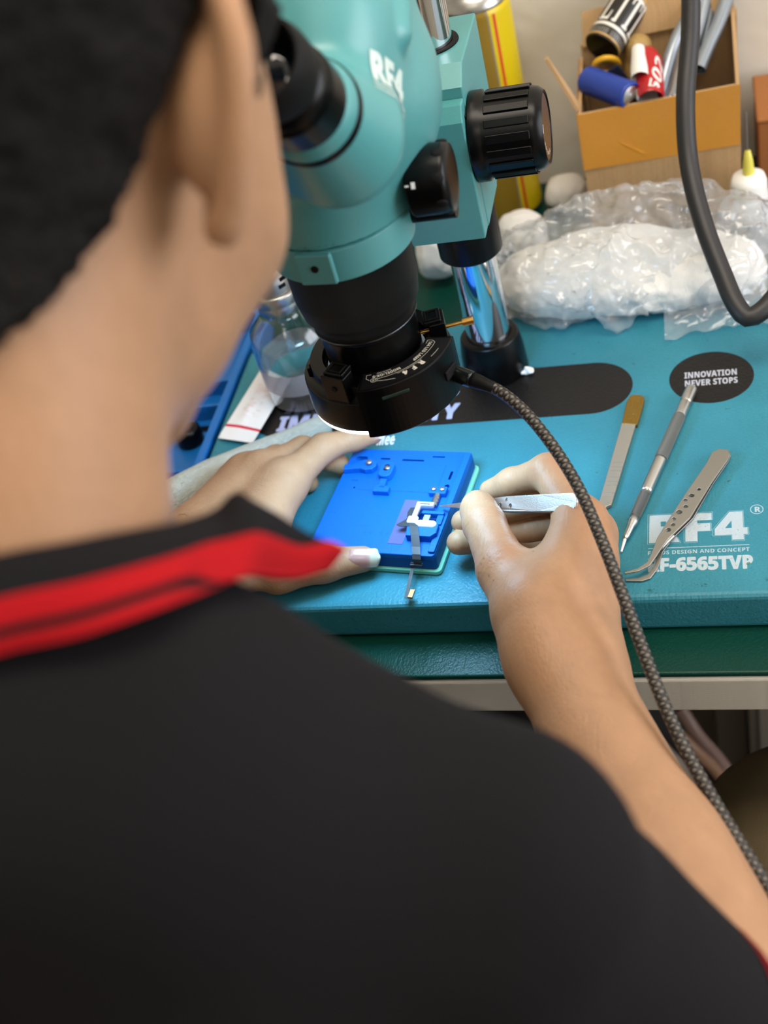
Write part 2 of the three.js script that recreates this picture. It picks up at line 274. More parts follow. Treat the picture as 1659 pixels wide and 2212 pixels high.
    if (s > 0) {
      const t = canvasTex(512, 512, (c) => { c.clearRect(0, 0, 512, 512); c.fillStyle = '#4a382c'; c.fillRect(0, 0, 512, 512); c.fillStyle = c.strokeStyle = '#e8e6e2'; c.font = 'bold 40px sans-serif'; c.textAlign = 'center'; 'TENSION'.split('').forEach((ch, i) => { c.save(); c.translate(256, 256); c.rotate((-62 + i * 13 - 28) * PI / 180); c.translate(0, -190); c.fillText(ch, 0, 0); c.restore(); }); c.lineWidth = 22; c.beginPath(); c.arc(256, 256, 200, -1.35, -1.0); c.stroke(); });
      const d = mesh('cap_print', turn(new THREE.CircleGeometry(0.0205, 40).rotateX(-PI / 2).rotateY(PI).translate(0, 0.04735, 0)), S(0xffffff, 0.35, { map: t }), k);
      d.userData.label = 'white word TENSION with a curved arrow';
    }
  }
  // arm and clamp ring round the body
  const ring = mesh('clamp_ring', lathe([[0.0392, 0.2425], [0.0418, 0.2425], [0.0425, 0.2432], [0.0425, 0.2615], [0.0415, 0.2625], [0.0392, 0.2625]], 72).translate(AX[0], 0, AX[1]), M.teal, scope);
  mesh('arm', box(0.022, 0.064, 0.236, 0.261, -0.104, -0.018, 0.003), M.teal, scope);
  const bossA = [-0.12], boss = box(-0.011, 0.011, 0.2428, 0.2622, 0.0385, 0.0438, 0.0015); boss.rotateY(bossA[0]).translate(AX[0], 0, AX[1]); mesh('screw_boss', boss, M.teal, ring);
  mesh('screw_hole', rod([0, 0.2535, 0.0425], [0, 0.2535, 0.0442], 0.0022).rotateY(bossA[0]).translate(AX[0], 0, AX[1]), M.black, ring);

  // body
  const eyeDir = [0, 0.7071, 0.7071], X = AX[0], Z = AX[1];
  const PB = [[0.0827, 0.3757, -0.0003], [0.0853, 0.3584, 0.0224]];   // oval boss near the photo port
  const bodyF = (p) => {
    const q = [p[0] - X, p[1], p[2] - Z];
    let d = Math.max(Math.hypot(q[0], q[2]) - 0.0405, Math.abs(q[1] - 0.285) - 0.0222);
    d = smin(d, ell(q, [0, 0.311, -0.026], [0.067, 0.06, 0.068]), 0.02);
    d = smin(d, rbox(q, [0, 0.345, -0.02], [0.058, 0.05, 0.062], 0.034), 0.02);
    // prism housing leaning back towards the viewer
    const c = Math.SQRT1_2, qy = (q[1] - 0.345) * c + (q[2] - 0.035) * c, qz = (q[2] - 0.035) * c - (q[1] - 0.345) * c;
    d = smin(d, rbox([q[0], qy, qz], [0, 0.0, -0.012], [0.051, 0.03, 0.05], 0.028), 0.025);
    d = smin(d, rbox(q, [0, 0.4, -0.03], [0.044, 0.05, 0.05], 0.03), 0.03);
    for (const s of [-1, 1]) d = smin(d, cap(q, [s * 0.031, 0.333, 0.055], [s * 0.031, 0.36, 0.082], 0.034, 0.0245), 0.012);
    d = smin(d, cap(p, PB[0], PB[1], 0.0115, 0.0095), 0.005);
    return d;
  };
  const bodyGeo = nets(bodyF, [X - 0.085, 0.25, Z - 0.1], [X + 0.085, 0.47, Z + 0.125], 0.0026);
  const body = mesh('body', bodyGeo, M.teal, scope, 'rounded teal microscope body');
  mesh('body_seam', lathe([[0.0402, 0.2655], [0.0408, 0.2655], [0.0408, 0.2662], [0.0402, 0.2662]], 64).translate(X, 0, Z), M.blackSoft, body);
  // raised white logo on the shoulder of the body, draped over the surface
  const drape = (geo, o, ux, uy) => {
    const O = new THREE.Vector3(...o), a = new THREE.Vector3(...ux).normalize(), b = new THREE.Vector3(...uy); b.addScaledVector(a, -b.dot(a)).normalize(); const n = new THREE.Vector3().crossVectors(a, b);
    const p = geo.attributes.position;
    for (let i = 0; i < p.count; i++) {
      const q = O.clone().addScaledVector(a, p.getX(i)).addScaledVector(b, p.getY(i)).addScaledVector(n, 0.03); let lift = 0.0004;
      for (let k = 0; k < 60; k++) { const d = bodyF([q.x, q.y, q.z]) - lift; if (d < 1e-5) break; q.addScaledVector(n, -Math.max(d * 0.8, 1e-5)); }
      p.setXYZ(i, q.x, q.y, q.z);
    }
    geo.computeVertexNormals(); return geo;
  };
  const lt = canvasTex(512, 384, (c, w, h) => {
    c.clearRect(0, 0, w, h); c.fillStyle = '#e9f0ee'; c.save(); c.font = 'bold 300px sans-serif'; c.translate(10, 235); c.scale(0.88, 1); c.fillText('RF4', 0, 0); c.lineWidth = 22; c.strokeStyle = '#e9f0ee'; c.lineJoin = 'miter'; c.strokeText('RF4', 0, 0); c.restore();
    c.fillRect(6, 268, 496, 14); c.font = 'bold 44px sans-serif'; c.save(); c.translate(6, 334); c.scale(496 / c.measureText('FOCUS DESIGN AND CONCEPT').width, 1); c.fillText('FOCUS DESIGN AND CONCEPT', 0, 0); c.restore();
  });
  const lg = drape(new THREE.PlaneGeometry(0.031, 0.0255, 24, 18), [0.0837, 0.3442, 0.0524], [0.8, -0.5, -0.5], [0, 1, -1.2]);
  mesh('body_print', lg, S(0xcfdcd8, 0.6, { map: lt, transparent: true, alphaTest: 0.4 }), body, 'white printed logo RF4 with a line of small letters');
  // eyepieces
  for (const s of [-1, 1]) {
    const a = [X + s * 0.031, 0.357, Z + 0.079], b = a.map((v, i) => v + eyeDir[i] * 0.1);
    const e = mesh('eyepiece', aim(lathe([[0, 0], [0.0245, 0], [0.0252, 0.001], [0.0252, 0.006], [0.0225, 0.0075], [0.0218, 0.012], [0.0218, 0.034], [0.02, 0.036], [0.02, 0.05], [0.0, 0.05]], 48), a, b), M.black, scope, 'black eyepiece');
    mesh('eyecup', aim(lathe([[0.013, 0.049], [0.0205, 0.049], [0.0212, 0.052], [0.0212, 0.06], [0.0195, 0.07], [0.0175, 0.07], [0.0165, 0.06], [0.013, 0.055]], 48), a, b), M.rubber, e);
    mesh('eye_lens', aim(lathe([[0, 0.0565], [0.007, 0.056], [0.013, 0.0545], [0.013, 0.05], [0, 0.05]], 32), a, b), S(0x101820, 0.05, { clearcoat: 1 }), e);
  }
  // zoom knobs
  for (const s of [-1, 1]) {
    const turn = (g) => g.rotateZ(-s * PI / 2).translate(X + s * 0.0485, 0.276, Z + 0.002);
    const k = mesh('zoom_knob', turn(lathe([[0, 0], [0.0185, 0], [0.0192, 0.001], [0.0192, 0.0195], [0.018, 0.0225], [0.012, 0.0232], [0, 0.0232]], 48)), M.black, scope, 'black zoom knob');
    for (let i = 0; i < 8; i++) { const b = new THREE.SphereGeometry(0.0032, 10, 8).scale(1, 1.1, 0.45).translate(0, 0.0185, 0.0188).rotateY(i * PI / 4 + 0.3); mesh('finger_notch', turn(b), M.blackSoft, k); }
    const mk = new THREE.BoxGeometry(0.0004, 0.0022, 0.0036).translate(0.0192, 0.005, 0).rotateY(-1.95); mesh('scale_mark', turn(mk), M.whiteBright, k);
    const mk2 = new THREE.BoxGeometry(0.0004, 0.0022, 0.001).translate(0.0192, 0.0015, 0).rotateY(-1.95); mesh('scale_mark', turn(mk2), M.whiteBright, k);
  }
  mesh('lock_screw', rod([X + 0.04, 0.2535, Z - 0.006], [X + 0.068, 0.2535, Z - 0.006], 0.0065, 0.0065, 24), M.black, scope, 'black clamp screw');
  // barrel and objective
  const ob = mesh('barrel', lathe([[0, 0.2425], [0.0378, 0.2425], [0.038, 0.239], [0.0378, 0.216], [0.0358, 0.204], [0.0322, 0.1995], [0.0318, 0.192], [0, 0.192]], 72).translate(X, 0, Z), M.blackTex, scope, 'black textured lens barrel');
  mesh('objective', lathe([[0.03, 0.1925], [0.0312, 0.1925], [0.0316, 0.1915], [0.0312, 0.1905], [0.0302, 0.19], [0.0298, 0.18], [0.0295, 0.147], [0.024, 0.145], [0.02, 0.147], [0, 0.1475]], 72).translate(X, 0, Z), M.black, ob);
  mesh('metal_band', lathe([[0.0317, 0.1922], [0.0321, 0.1922], [0.0321, 0.193], [0.0317, 0.193]], 64).translate(X, 0, Z), M.steelDark, ob);
  rebase(scope, 0.055, -0.031, -0.08);
}

// ---------- ring lamp ----------
{
  const g = thing('ring_lamp', 'black LED ring lamp clamped round the microscope objective, lit white underneath', 'lamp');
  const X = AX[0], Z = AX[1], UPW = 0.0225, put = (geo) => geo.translate(X, UPW, Z);
  mesh('housing', put(lathe([[0.0335, 0.146], [0.041, 0.146], [0.0416, 0.1453], [0.0418, 0.1385], [0.0462, 0.1372], [0.0475, 0.1362], [0.0483, 0.122], [0.0481, 0.1172], [0.0474, 0.1168], [0.046, 0.119], [0.0335, 0.119], [0.0335, 0.146]], 96)), M.black, g);
  mesh('led_diffuser', put(lathe([[0.0338, 0.1188], [0.0338, 0.114], [0.0462, 0.1134], [0.0474, 0.1142], [0.0476, 0.1166], [0.0474, 0.1188]], 96)), S(0xffffff, 0.4, { emissive: 0xeaf4ff, emissiveIntensity: 6 }), g, 'glowing white LED ring');
  // inner lip
  mesh('inner_lip', put(lathe([[0.0315, 0.139], [0.0337, 0.139], [0.0337, 0.141], [0.0315, 0.141]], 72)), M.blackSoft, g);
  // label block: a sector a little wider than the ring; angles measured from +z towards +x
  const sector = (r0, r1, a0, a1, n = 24) => { const o = []; for (let i = 0; i <= n; i++) { const a = mix(a0, a1, i / n); o.push([r1 * Math.sin(a), r1 * Math.cos(a)]); } for (let i = n; i >= 0; i--) { const a = mix(a0, a1, i / n); o.push([r0 * Math.sin(a), r0 * Math.cos(a)]); } return o; };
  const A0 = -0.02, A1 = 1.5;
  const lb = mesh('label_block', put(plate(sector(0.0342, 0.0516, A0, A1), 0.0362, 0.0012).translate(0, 0.1145, 0)), M.black, g, 'black label block printed 144 LED LAMP MODEL-OK-9');
  const lt = canvasTex(1024, 256, (c, w, h) => {
    c.fillStyle = '#0c0c0e'; c.fillRect(0, 0, w, h); c.fillStyle = c.strokeStyle = '#e8e4d4'; c.lineWidth = 5; c.lineJoin = 'miter';
    c.translate(w, h); c.rotate(PI);   // read from the optical axis outwards
    c.font = 'bold 54px sans-serif'; c.fillText('144 LED LAMP', 62, 206); c.fillText('MODEL:OK-9', 590, 206); c.font = '24px sans-serif'; c.fillText('MADE IN CHINA', 690, 238);
    c.beginPath(); c.moveTo(110, 228); c.lineTo(40, 228); c.lineTo(40, 180); c.lineTo(70, 142); c.lineTo(860, 142); c.stroke();
    c.beginPath(); c.moveTo(930, 228); c.lineTo(985, 228); c.lineTo(985, 170); c.lineTo(950, 142); c.stroke();
    c.beginPath(); c.ellipse(900, 132, 36, 30, 0, 0, 7); c.stroke(); c.font = 'bold 36px sans-serif'; c.fillText('CE', 876, 146);
    c.beginPath(); c.moveTo(160, 62); c.lineTo(290, 62); c.moveTo(700, 62); c.lineTo(866, 108); c.stroke();
    c.font = 'bold 84px sans-serif'; c.lineWidth = 6; 'RF4'.split('').forEach((ch, i) => { c.fillText(ch, 370 + i * 98, 112); c.strokeText(ch, 370 + i * 98, 112); });
    c.fillRect(360, 122, 300, 4);
  });
  { const n = 48, m = 4, pos = [], uv = [], idx = [], B0 = A0 + 0.05, B1 = A1 - 0.05; for (let i = 0; i <= n; i++) for (let j = 0; j <= m; j++) { const a = mix(B0, B1, i / n), r = mix(0.0352, 0.0506, j / m); pos.push(X + r * Math.sin(a), 0.15085 + UPW, Z + r * Math.cos(a)); uv.push(i / n, 1 - (1 - j / m)); }
    for (let i = 0; i < n; i++) for (let j = 0; j < m; j++) { const a = i * (m + 1) + j, b = a + m + 1; idx.push(a, a + 1, b, b, a + 1, b + 1); }
    const q = new THREE.BufferGeometry(); q.setAttribute('position', new THREE.Float32BufferAttribute(pos, 3)); q.setAttribute('uv', new THREE.Float32BufferAttribute(uv.map((v, i) => i % 2 ? 1 - v : v), 2)); q.setIndex(idx); q.computeVertexNormals();
    mesh('label_print', q, S(0xffffff, 0.4, { map: lt }), lb, 'fine cream lettering'); }
  mesh('socket', put(box(-0.006, 0.006, 0.131, 0.1375, 0.051, 0.0526, 0.0008).rotateY(1.22)), M.blackSoft, lb);
  mesh('dimmer_slot', put(new RoundedBoxGeometry(0.017, 0.002, 0.0012, 2, 0.0004).translate(0, 0.1432, 0.0514).rotateY(0.42)), S(0x0b2a24, 0.3), lb);
  // three clamp blocks with thumbscrews
  for (const [a, lab] of [[-0.38, 0], [1.82, 1], [3.75, 0]]) {
    const c = mesh('clamp_block', put(merge([box(-0.0085, 0.0085, 0.134, 0.1555, 0.0355, 0.0458, 0.0008), box(-0.007, 0.007, 0.1535, 0.1575, 0.033, 0.044, 0.0008)]).rotateY(a)), M.black, g);
    mesh('recess_frame', put(merge([box(-0.005, 0.005, 0.1575, 0.158, 0.0345, 0.0353), box(-0.005, 0.005, 0.1575, 0.158, 0.0417, 0.0425), box(-0.005, -0.0042, 0.1575, 0.158, 0.0353, 0.0417), box(0.0042, 0.005, 0.1575, 0.158, 0.0353, 0.0417)]).rotateY(a)), M.blackSoft, c);
    if (lab) mesh('thumbscrew', put(merge([rod([0, 0.147, 0.03], [0, 0.147, 0.056], 0.0013), rod([0, 0.147, 0.056], [0, 0.147, 0.062], 0.0026), rod([0, 0.147, 0.062], [0, 0.147, 0.063], 0.003)]).rotateY(a)), M.brass, c, 'brass thumbscrew'); else mesh('set_screw', put(rod([0, 0.147, 0.034], [0, 0.147, 0.0464], 0.0018).rotateY(a)), M.blackSoft, c);
  }
  mesh('cover_rib', put(box(-0.003, 0.003, 0.138, 0.1445, 0.0418, 0.0445, 0.001).rotateY(-1.25)), M.black, g);
  const l = new THREE.RectAreaLight(0x9ad6ff, RING_LIGHT, 0.066, 0.066); l.position.set(X, 0.1126 + UPW, Z); l.lookAt(X, -1, Z); l.castShadow = true; scene.add(l);
  rebase(g, X, 0.1165 + UPW, Z);
}

// ---------- braided lamp lead ----------
{
  const g = thing('lamp_lead', 'black braided lead plugged into the ring lamp, hanging in front of the hand', 'cable');
  const p0 = [0.0697, 0.1525, 0.0279], p1 = [0.0911, 0.1489, 0.0385], p2 = [0.103, 0.1457, 0.044];
  mesh('plug', aim(lathe([[0, 0], [0.0036, 0], [0.0048, 0.0012], [0.0052, 0.0035], [0.0052, 0.0195], [0.0046, 0.0212], [0, 0.0212]], 28), p0, p1), S(0x2c3230, 0.22, { metalness: 0.85 }), g, 'dark metal plug');
  mesh('strain_relief', aim(lathe([[0, 0.0195], [0.0046, 0.0195], [0.0047, 0.024], [0.0039, 0.031], [0.0034, 0.0365], [0, 0.0365]], 28), p0, p1), M.rubber, g);
  const c = path([[0.0958, 0.1484, 0.0407], [0.1031, 0.1462, 0.0442], [0.1124, 0.1423, 0.0506], [0.1239, 0.1347, 0.0604], [0.1378, 0.1236, 0.0769], [0.1509, 0.1115, 0.0975], [0.1636, 0.0961, 0.1258], [0.1745, 0.0814, 0.1541], [0.1847, 0.0678, 0.1818], [0.1947, 0.0557, 0.208], [0.2054, 0.046, 0.2316], [0.2195, 0.0357, 0.2574], [0.2335, 0.0266, 0.2805], [0.2509, 0.0156, 0.3085], [0.2693, 0.0094, 0.3401], [0.2859, -0.0059, 0.3767]]);
  const L = c.getLength(), n = Math.round(L / 0.0004), m = 28, F = c.computeFrenetFrames(n, false), pos = [], col = [], idx = [], nS = 8, pitch = 0.017;
  const yarn = [new THREE.Color(0x6e675c), new THREE.Color(0x0c0b0b), new THREE.Color(0x262422)];
  for (let i = 0; i <= n; i++) {
    const P = c.getPointAt(i / n), s = i / n * L;
    for (let j = 0; j <= m; j++) {
      const th = 2 * PI * j / m, a = (th / (2 * PI) + s / pitch) * nS, b = (th / (2 * PI) - s / pitch) * nS, fa = a - Math.floor(a), fb = b - Math.floor(b);
      const over = (Math.floor(a) + Math.floor(b)) & 1, t = over ? fa : fb, w = over ? fb : fa, h = Math.sin(PI * t) * 0.6 + 0.4 * Math.sin(PI * w), r = 0.0032 + 0.00045 * h;
      const N = F.normals[i], B = F.binormals[i];
      pos.push(P.x + r * (Math.cos(th) * N.x + Math.sin(th) * B.x), P.y + r * (Math.cos(th) * N.y + Math.sin(th) * B.y), P.z + r * (Math.cos(th) * N.z + Math.sin(th) * B.z));
      const k = over ? (Math.floor(a) % 2 ? yarn[0] : yarn[2]) : yarn[1]; col.push(k.r, k.g, k.b);
    }
  }
  for (let i = 0; i < n; i++) for (let j = 0; j < m; j++) { const a = i * (m + 1) + j, b = a + m + 1; idx.push(a, b, a + 1, b, b + 1, a + 1); }
  const q = new THREE.BufferGeometry(); q.setAttribute('position', new THREE.Float32BufferAttribute(pos, 3)); q.setAttribute('color', new THREE.Float32BufferAttribute(col, 3)); q.setIndex(idx); q.computeVertexNormals();
  mesh('braided_sleeve', q, S(0xffffff, 0.45, { vertexColors: true, metalness: 0.25 }), g, 'black and brown braided sleeve');
  rebase(g, ...p0);
}

// ---------- the seated worker ----------
const person = thing('person', 'seated person in black polo shirt with red collar stripes, bent over the microscope, holding tweezers', 'person');
const HEAD = [[0.0903, 0.4394, 0.283]].map((e) => [e[0] - 0.067, e[1], e[2]])[0];
const hU = [0, 0.788, -0.616], hF = [0, -0.616, -0.788];
const toHead = (p) => { const x = p[0] - HEAD[0], y = p[1] - HEAD[1], z = p[2] - HEAD[2]; return [x, y * hU[1] + z * hU[2], y * hF[1] + z * hF[2]]; };
const fromHead = (q) => [HEAD[0] + q[0], HEAD[1] + q[1] * hU[1] + q[2] * hF[1], HEAD[2] + q[1] * hU[2] + q[2] * hF[2]];
const NECK0 = fromHead([0, -0.035, -0.028]), NECK1 = [0.012, 0.285, 0.425];
const SHO = [0.158, 0.245, 0.42], ELB = [0.238, 0, 0.4], SHOL = [-0.13, 0.245, 0.42], ELBL = [-0.235, 0.03, 0.33];
function skullF(q) {
  const a = [Math.abs(q[0]), q[1], q[2]];
  let d = ell(q, [0, 0.043, -0.006], [0.076, 0.085, 0.096]);
  d = smin(d, ell(q, [0, -0.005, 0.04], [0.07, 0.066, 0.055]), 0.03);
  d = smin(d, ell(q, [0, -0.055, 0.03], [0.048, 0.038, 0.046]), 0.025);
  d = smin(d, ell(q, [0, -0.082, 0.06], [0.02, 0.016, 0.018]), 0.02);
  d = smin(d, ell(a, [0.042, -0.022, 0.058], [0.02, 0.02, 0.022]), 0.02);      // cheekbones
  d = smin(d, cap(a, [0.008, 0.022, 0.094], [0.045, 0.02, 0.076], 0.008, 0.007), 0.012); // brow
  d = Math.max(d, -ell(a, [0.031, 0.004, 0.102], [0.018, 0.012, 0.014]));        // sockets
  d = smin(d, cap(q, [0, 0.01, 0.094], [0, -0.032, 0.112], 0.007, 0.011), 0.01); // nose
  d = smin(d, ell(a, [0.012, -0.036, 0.102], [0.009, 0.008, 0.009]), 0.006);
  d = smin(d, ell(a, [0.031, 0.003, 0.085], [0.0125, 0.0125, 0.0125]), 0.002);   // eyes
  d = smin(d, cap(a, [0, -0.053, 0.086], [0.02, -0.055, 0.074], 0.006, 0.003), 0.006);
  d = smin(d, cap(a, [0, -0.062, 0.083], [0.017, -0.061, 0.073], 0.006, 0.003), 0.005);
  return d;
}
const EAR = [[0.004, 0.004, 0.0035], [0.004, 0.022, 0.004], [-0.004, 0.034, 0.0048], [-0.016, 0.0355, 0.005], [-0.026, 0.027, 0.0048], [-0.0305, 0.01, 0.0044], [-0.027, -0.01, 0.004], [-0.018, -0.026, 0.0045], [-0.009, -0.0345, 0.0058], [-0.002, -0.03, 0.005]];   // forward, up, radius
const EARC = path(EAR.map(([u, v]) => [u, v, 0])).getPoints(44).map((p, i) => { const t = i / 44 * (EAR.length - 1), k = Math.min(EAR.length - 2, Math.floor(t)); return [p.x, p.y, mix(EAR[k][2], EAR[k + 1][2], t - k)]; });
function earF(q) {
  if (Math.abs(q[0]) < 0.05 || Math.abs(q[1]) > 0.06 || q[2] > 0.03 || q[2] < -0.07) return 0.02;
  // right and left ear: a shell that leans out towards its back edge
  const s = [Math.abs(q[0]) - 0.073, q[1] - 0.003, q[2] + 0.011], c = Math.cos(0.62), n = Math.sin(0.62);
  const e = [s[0] * c + s[2] * n, s[1], s[2] * c - s[0] * n];                   // e0 out of the ear plane, e2 forward
  // e0 out of the ear plane, e1 up, e2 forward: rolled rim, lobe, thin shell and the hollow behind the canal
  let d = 1e9; for (let i = 0; i + 1 < EARC.length; i++) { const [u, v, r] = EARC[i], [u2, v2, r2] = EARC[i + 1]; d = Math.min(d, cap(e, [0.002 - 3.3 * v * v, v, u], [0.002 - 3.3 * v2 * v2, v2, u2], r, r2)); }
  d = smin(d, ell(e, [-0.001, 0.003, -0.012], [0.0034, 0.032, 0.0175]), 0.004);
  d = smin(d, ell(e, [-0.006, -0.001, -0.007], [0.0095, 0.022, 0.0135]), 0.008);
  d = Math.max(d, -ell(e, [0.006, -0.003, -0.006], [0.0085, 0.014, 0.0095]));
  return d;
}
const chain = (p, pts, k = 0.006) => { let d = 1e9; for (let i = 0; i + 1 < pts.length; i++) { const e = cap(p, pts[i], pts[i + 1], pts[i][3], pts[i + 1][3]); d = i ? smin(d, e, k) : e; } return d; };
const J = (a, r) => [...a, r];
// right hand
const rWA = J([0.1297, 0.0444, 0.173], 0.0182), rWB = J([0.1463, 0.0366, 0.1651], 0.0186);
const rMcp = [J([0.1445, 0.0589, 0.074], 0.0138), J([0.1493, 0.0402, 0.064], 0.0138), J([0.1482, 0.022, 0.0645], 0.0132), J([0.1421, 0.0082, 0.0715], 0.0125)];
const rPalm = [[rWA, J([0.1248, 0.0528, 0.1483], 0.019)], [rWA, rMcp[0]], [rWB, rMcp[1]], [rWB, rMcp[2]], [rWB, rMcp[3]], [J([0.125, 0.0557, 0.1455], 0.018), rMcp[0]], [J([0.1321, 0.0485, 0.1249], 0.017), J([0.1466, 0.0457, 0.0886], 0.016)]];
const rFing = [
  [J([0.1226, 0.0524, 0.1567], 0.02), J([0.1174, 0.0527, 0.1383], 0.022), J([0.0986, 0.053, 0.1054], 0.0164), J([0.0806, 0.0507, 0.0616], 0.0132), J([0.0751, 0.0498, 0.0474], 0.0112), J([0.0736, 0.0487, 0.0418], 0.0098)],
  [rMcp[0], J([0.1212, 0.0619, 0.0273], 0.0114), J([0.094, 0.0461, 0.0188], 0.0094), J([0.0775, 0.0369, 0.0155], 0.0078)],
  [rMcp[1], J([0.1249, 0.032, 0.0168], 0.0112), J([0.085, 0.0219, 0.0196], 0.0095), J([0.0586, 0.0252, 0.0328], 0.0086)],
  [rMcp[2], J([0.1271, 0.0087, 0.021], 0.011), J([0.0867, 0.0066, 0.0306], 0.0095), J([0.0558, 0.0188, 0.0459], 0.0086)],
  [rMcp[3], J([0.1268, 0.0081, 0.0475], 0.0095), J([0.0953, 0.0078, 0.0519], 0.0085), J([0.0771, 0.0137, 0.0565], 0.0075)],
];
const rArm = [[rWA, J([ELB[0] - 0.01, ELB[1], ELB[2]], 0.036)], [rWB, J([ELB[0] + 0.008, ELB[1] + 0.006, ELB[2]], 0.036)], [J([0.186, 0.022, 0.287], 0.034), J(ELB, 0.038)], [J(ELB, 0.038), J(SHO, 0.038)]];
// left hand
const lW = [J([-0.1273, 0.0451, 0.0616], 0.019), J([-0.1007, 0.0453, 0.081], 0.019)];
const lMcp = [J([-0.0766, 0.0402, -0.0003], 0.0145), J([-0.0955, 0.0417, -0.0143], 0.014), J([-0.1109, 0.0381, -0.0175], 0.0135), J([-0.1218, 0.0321, -0.0132], 0.0125)];
const lPalm = [[lW[1], lMcp[0]], [lW[0], lMcp[1]], [lW[0], lMcp[2]], [lW[0], lMcp[3]], [lW[1], J([-0.0843, 0.0399, 0.0434], 0.018)], [J([-0.0843, 0.0399, 0.0434], 0.016), lMcp[0]]];
const lFing = [
  [J([-0.0971, 0.0388, 0.0684], 0.02), J([-0.07, 0.0217, 0.068], 0.0155), J([-0.0396, 0.0159, 0.0584], 0.0122), J([-0.0132, 0.0121, 0.0513], 0.0092)],
  [lMcp[0], J([-0.0551, 0.0381, -0.0401], 0.0104), J([-0.0357, 0.0322, -0.0553], 0.0084), J([-0.0235, 0.0263, -0.0646], 0.0068)],
  [lMcp[1], J([-0.0748, 0.0308, -0.0482], 0.0098), J([-0.0586, 0.0195, -0.0497], 0.0088), J([-0.0504, 0.0109, -0.0506], 0.0078)],
  [lMcp[2], J([-0.0969, 0.0266, -0.0454], 0.0095), J([-0.0815, 0.0169, -0.0379], 0.0085), J([-0.0738, 0.0089, -0.0349], 0.0075)],
  [lMcp[3], J([-0.1083, 0.0221, -0.0278], 0.0085), J([-0.0979, 0.0142, -0.0216], 0.0072), J([-0.0902, 0.0087, -0.0166], 0.0065)],
];
const lArm = [[lW[0], J([ELBL[0], ELBL[1], ELBL[2]], 0.034)], [lW[1], J([ELBL[0] + 0.01, ELBL[1], ELBL[2] + 0.01], 0.034)], [J(ELBL, 0.038), J(SHOL, 0.038)]];
const fist = (p, palm, fing, kf) => { let b = 1e9; palm.forEach(([a, c], i) => { const e = cap(p, a, c, a[3], c[3]); b = i ? smin(b, e, 0.014) : e; }); let d = b; fing.forEach((f, i) => { d = Math.min(d, smin(b, chain(p, f), i ? kf : 0.016)); }); return d; };
const armF = (p, arm) => { let d = 1e9; arm.forEach(([a, c], i) => { const e = cap(p, a, c, a[3], c[3]); d = i ? smin(d, e, 0.03) : e; }); return d; };
const CREASES = [[rFing[0][3], rFing[0][2], [-0.0055, -0.002, 0.0018, 0.0052], 0.017], [rFing[0][2], rFing[0][1], [-0.006, -0.002, 0.002, 0.007, 0.012], 0.02], [rFing[1][1], rMcp[0], [-0.004, 0, 0.004], 0.014]];
const creases = (p) => { let s = 0; for (const [c, q, offs, R] of CREASES) { const d = dist(p, c); if (d > R) continue; const ax = [q[0] - c[0], q[1] - c[1], q[2] - c[2]], L = Math.hypot(...ax), t = ((p[0] - c[0]) * ax[0] + (p[1] - c[1]) * ax[1] + (p[2] - c[2]) * ax[2]) / L + 0.0016 * vn(p[0] * 160, p[1] * 160, p[2] * 160); for (const o of offs) s += 0.0006 * Math.exp(-(((t - o) / 0.0009) ** 2)) * (1 - (d / R) ** 2); } return s; };
const handR = (p) => creases(p) + smin(fist(p, rPalm, rFing, 0.008), armF(p, rArm), 0.02), handL = (p) => smin(fist(p, lPalm, lFing, 0.008), armF(p, lArm), 0.02);
const headF = (p) => { const q = toHead(p); let d = smin(skullF(q), cap(p, NECK0, NECK1, 0.052, 0.054), 0.025); return smin(d, earF(q), 0.005); };
const torsoCore = (p) => { let d = cap(p, SHOL, SHO, 0.038, 0.038); d = smin(d, ell(p, [0.015, 0.1, 0.43], [0.14, 0.15, 0.085]), 0.04); d = smin(d, ell(p, [0.015, -0.13, 0.475], [0.135, 0.18, 0.095]), 0.06); return smin(d, cap(p, NECK1, [0.014, 0.22, 0.43], 0.052, 0.055), 0.03); };
const skin = [0.355, 0.2, 0.112];
const spots = [[rMcp[0], 0.014], [rFing[0][2], 0.014], [rFing[1][1], 0.01]];
const skinCol = (p) => {
  const n = fbm(p[0] * 90, p[1] * 90, p[2] * 90, 3) * 0.12 + fbm(p[0] * 400, p[1] * 400, p[2] * 400, 2) * 0.06; let red = 0;
  for (const [c, r] of spots) red = Math.max(red, Math.exp(-((dist(p, c) / r) ** 2) * 0.7) * (0.6 + 0.8 * vn(p[0] * 260, p[1] * 260, p[2] * 260)));
  const dirt = vn(p[0] * 520 + 7, p[1] * 520, p[2] * 520) > 0.8 && dist(p, rFing[0][2]) < 0.026 ? 0.45 : 1;
  return [skin[0] * (1 + n) * dirt, skin[1] * (1 + n - 0.22 * Math.max(red, 0)) * dirt, skin[2] * (1 + n - 0.3 * Math.max(red, 0)) * dirt];
};
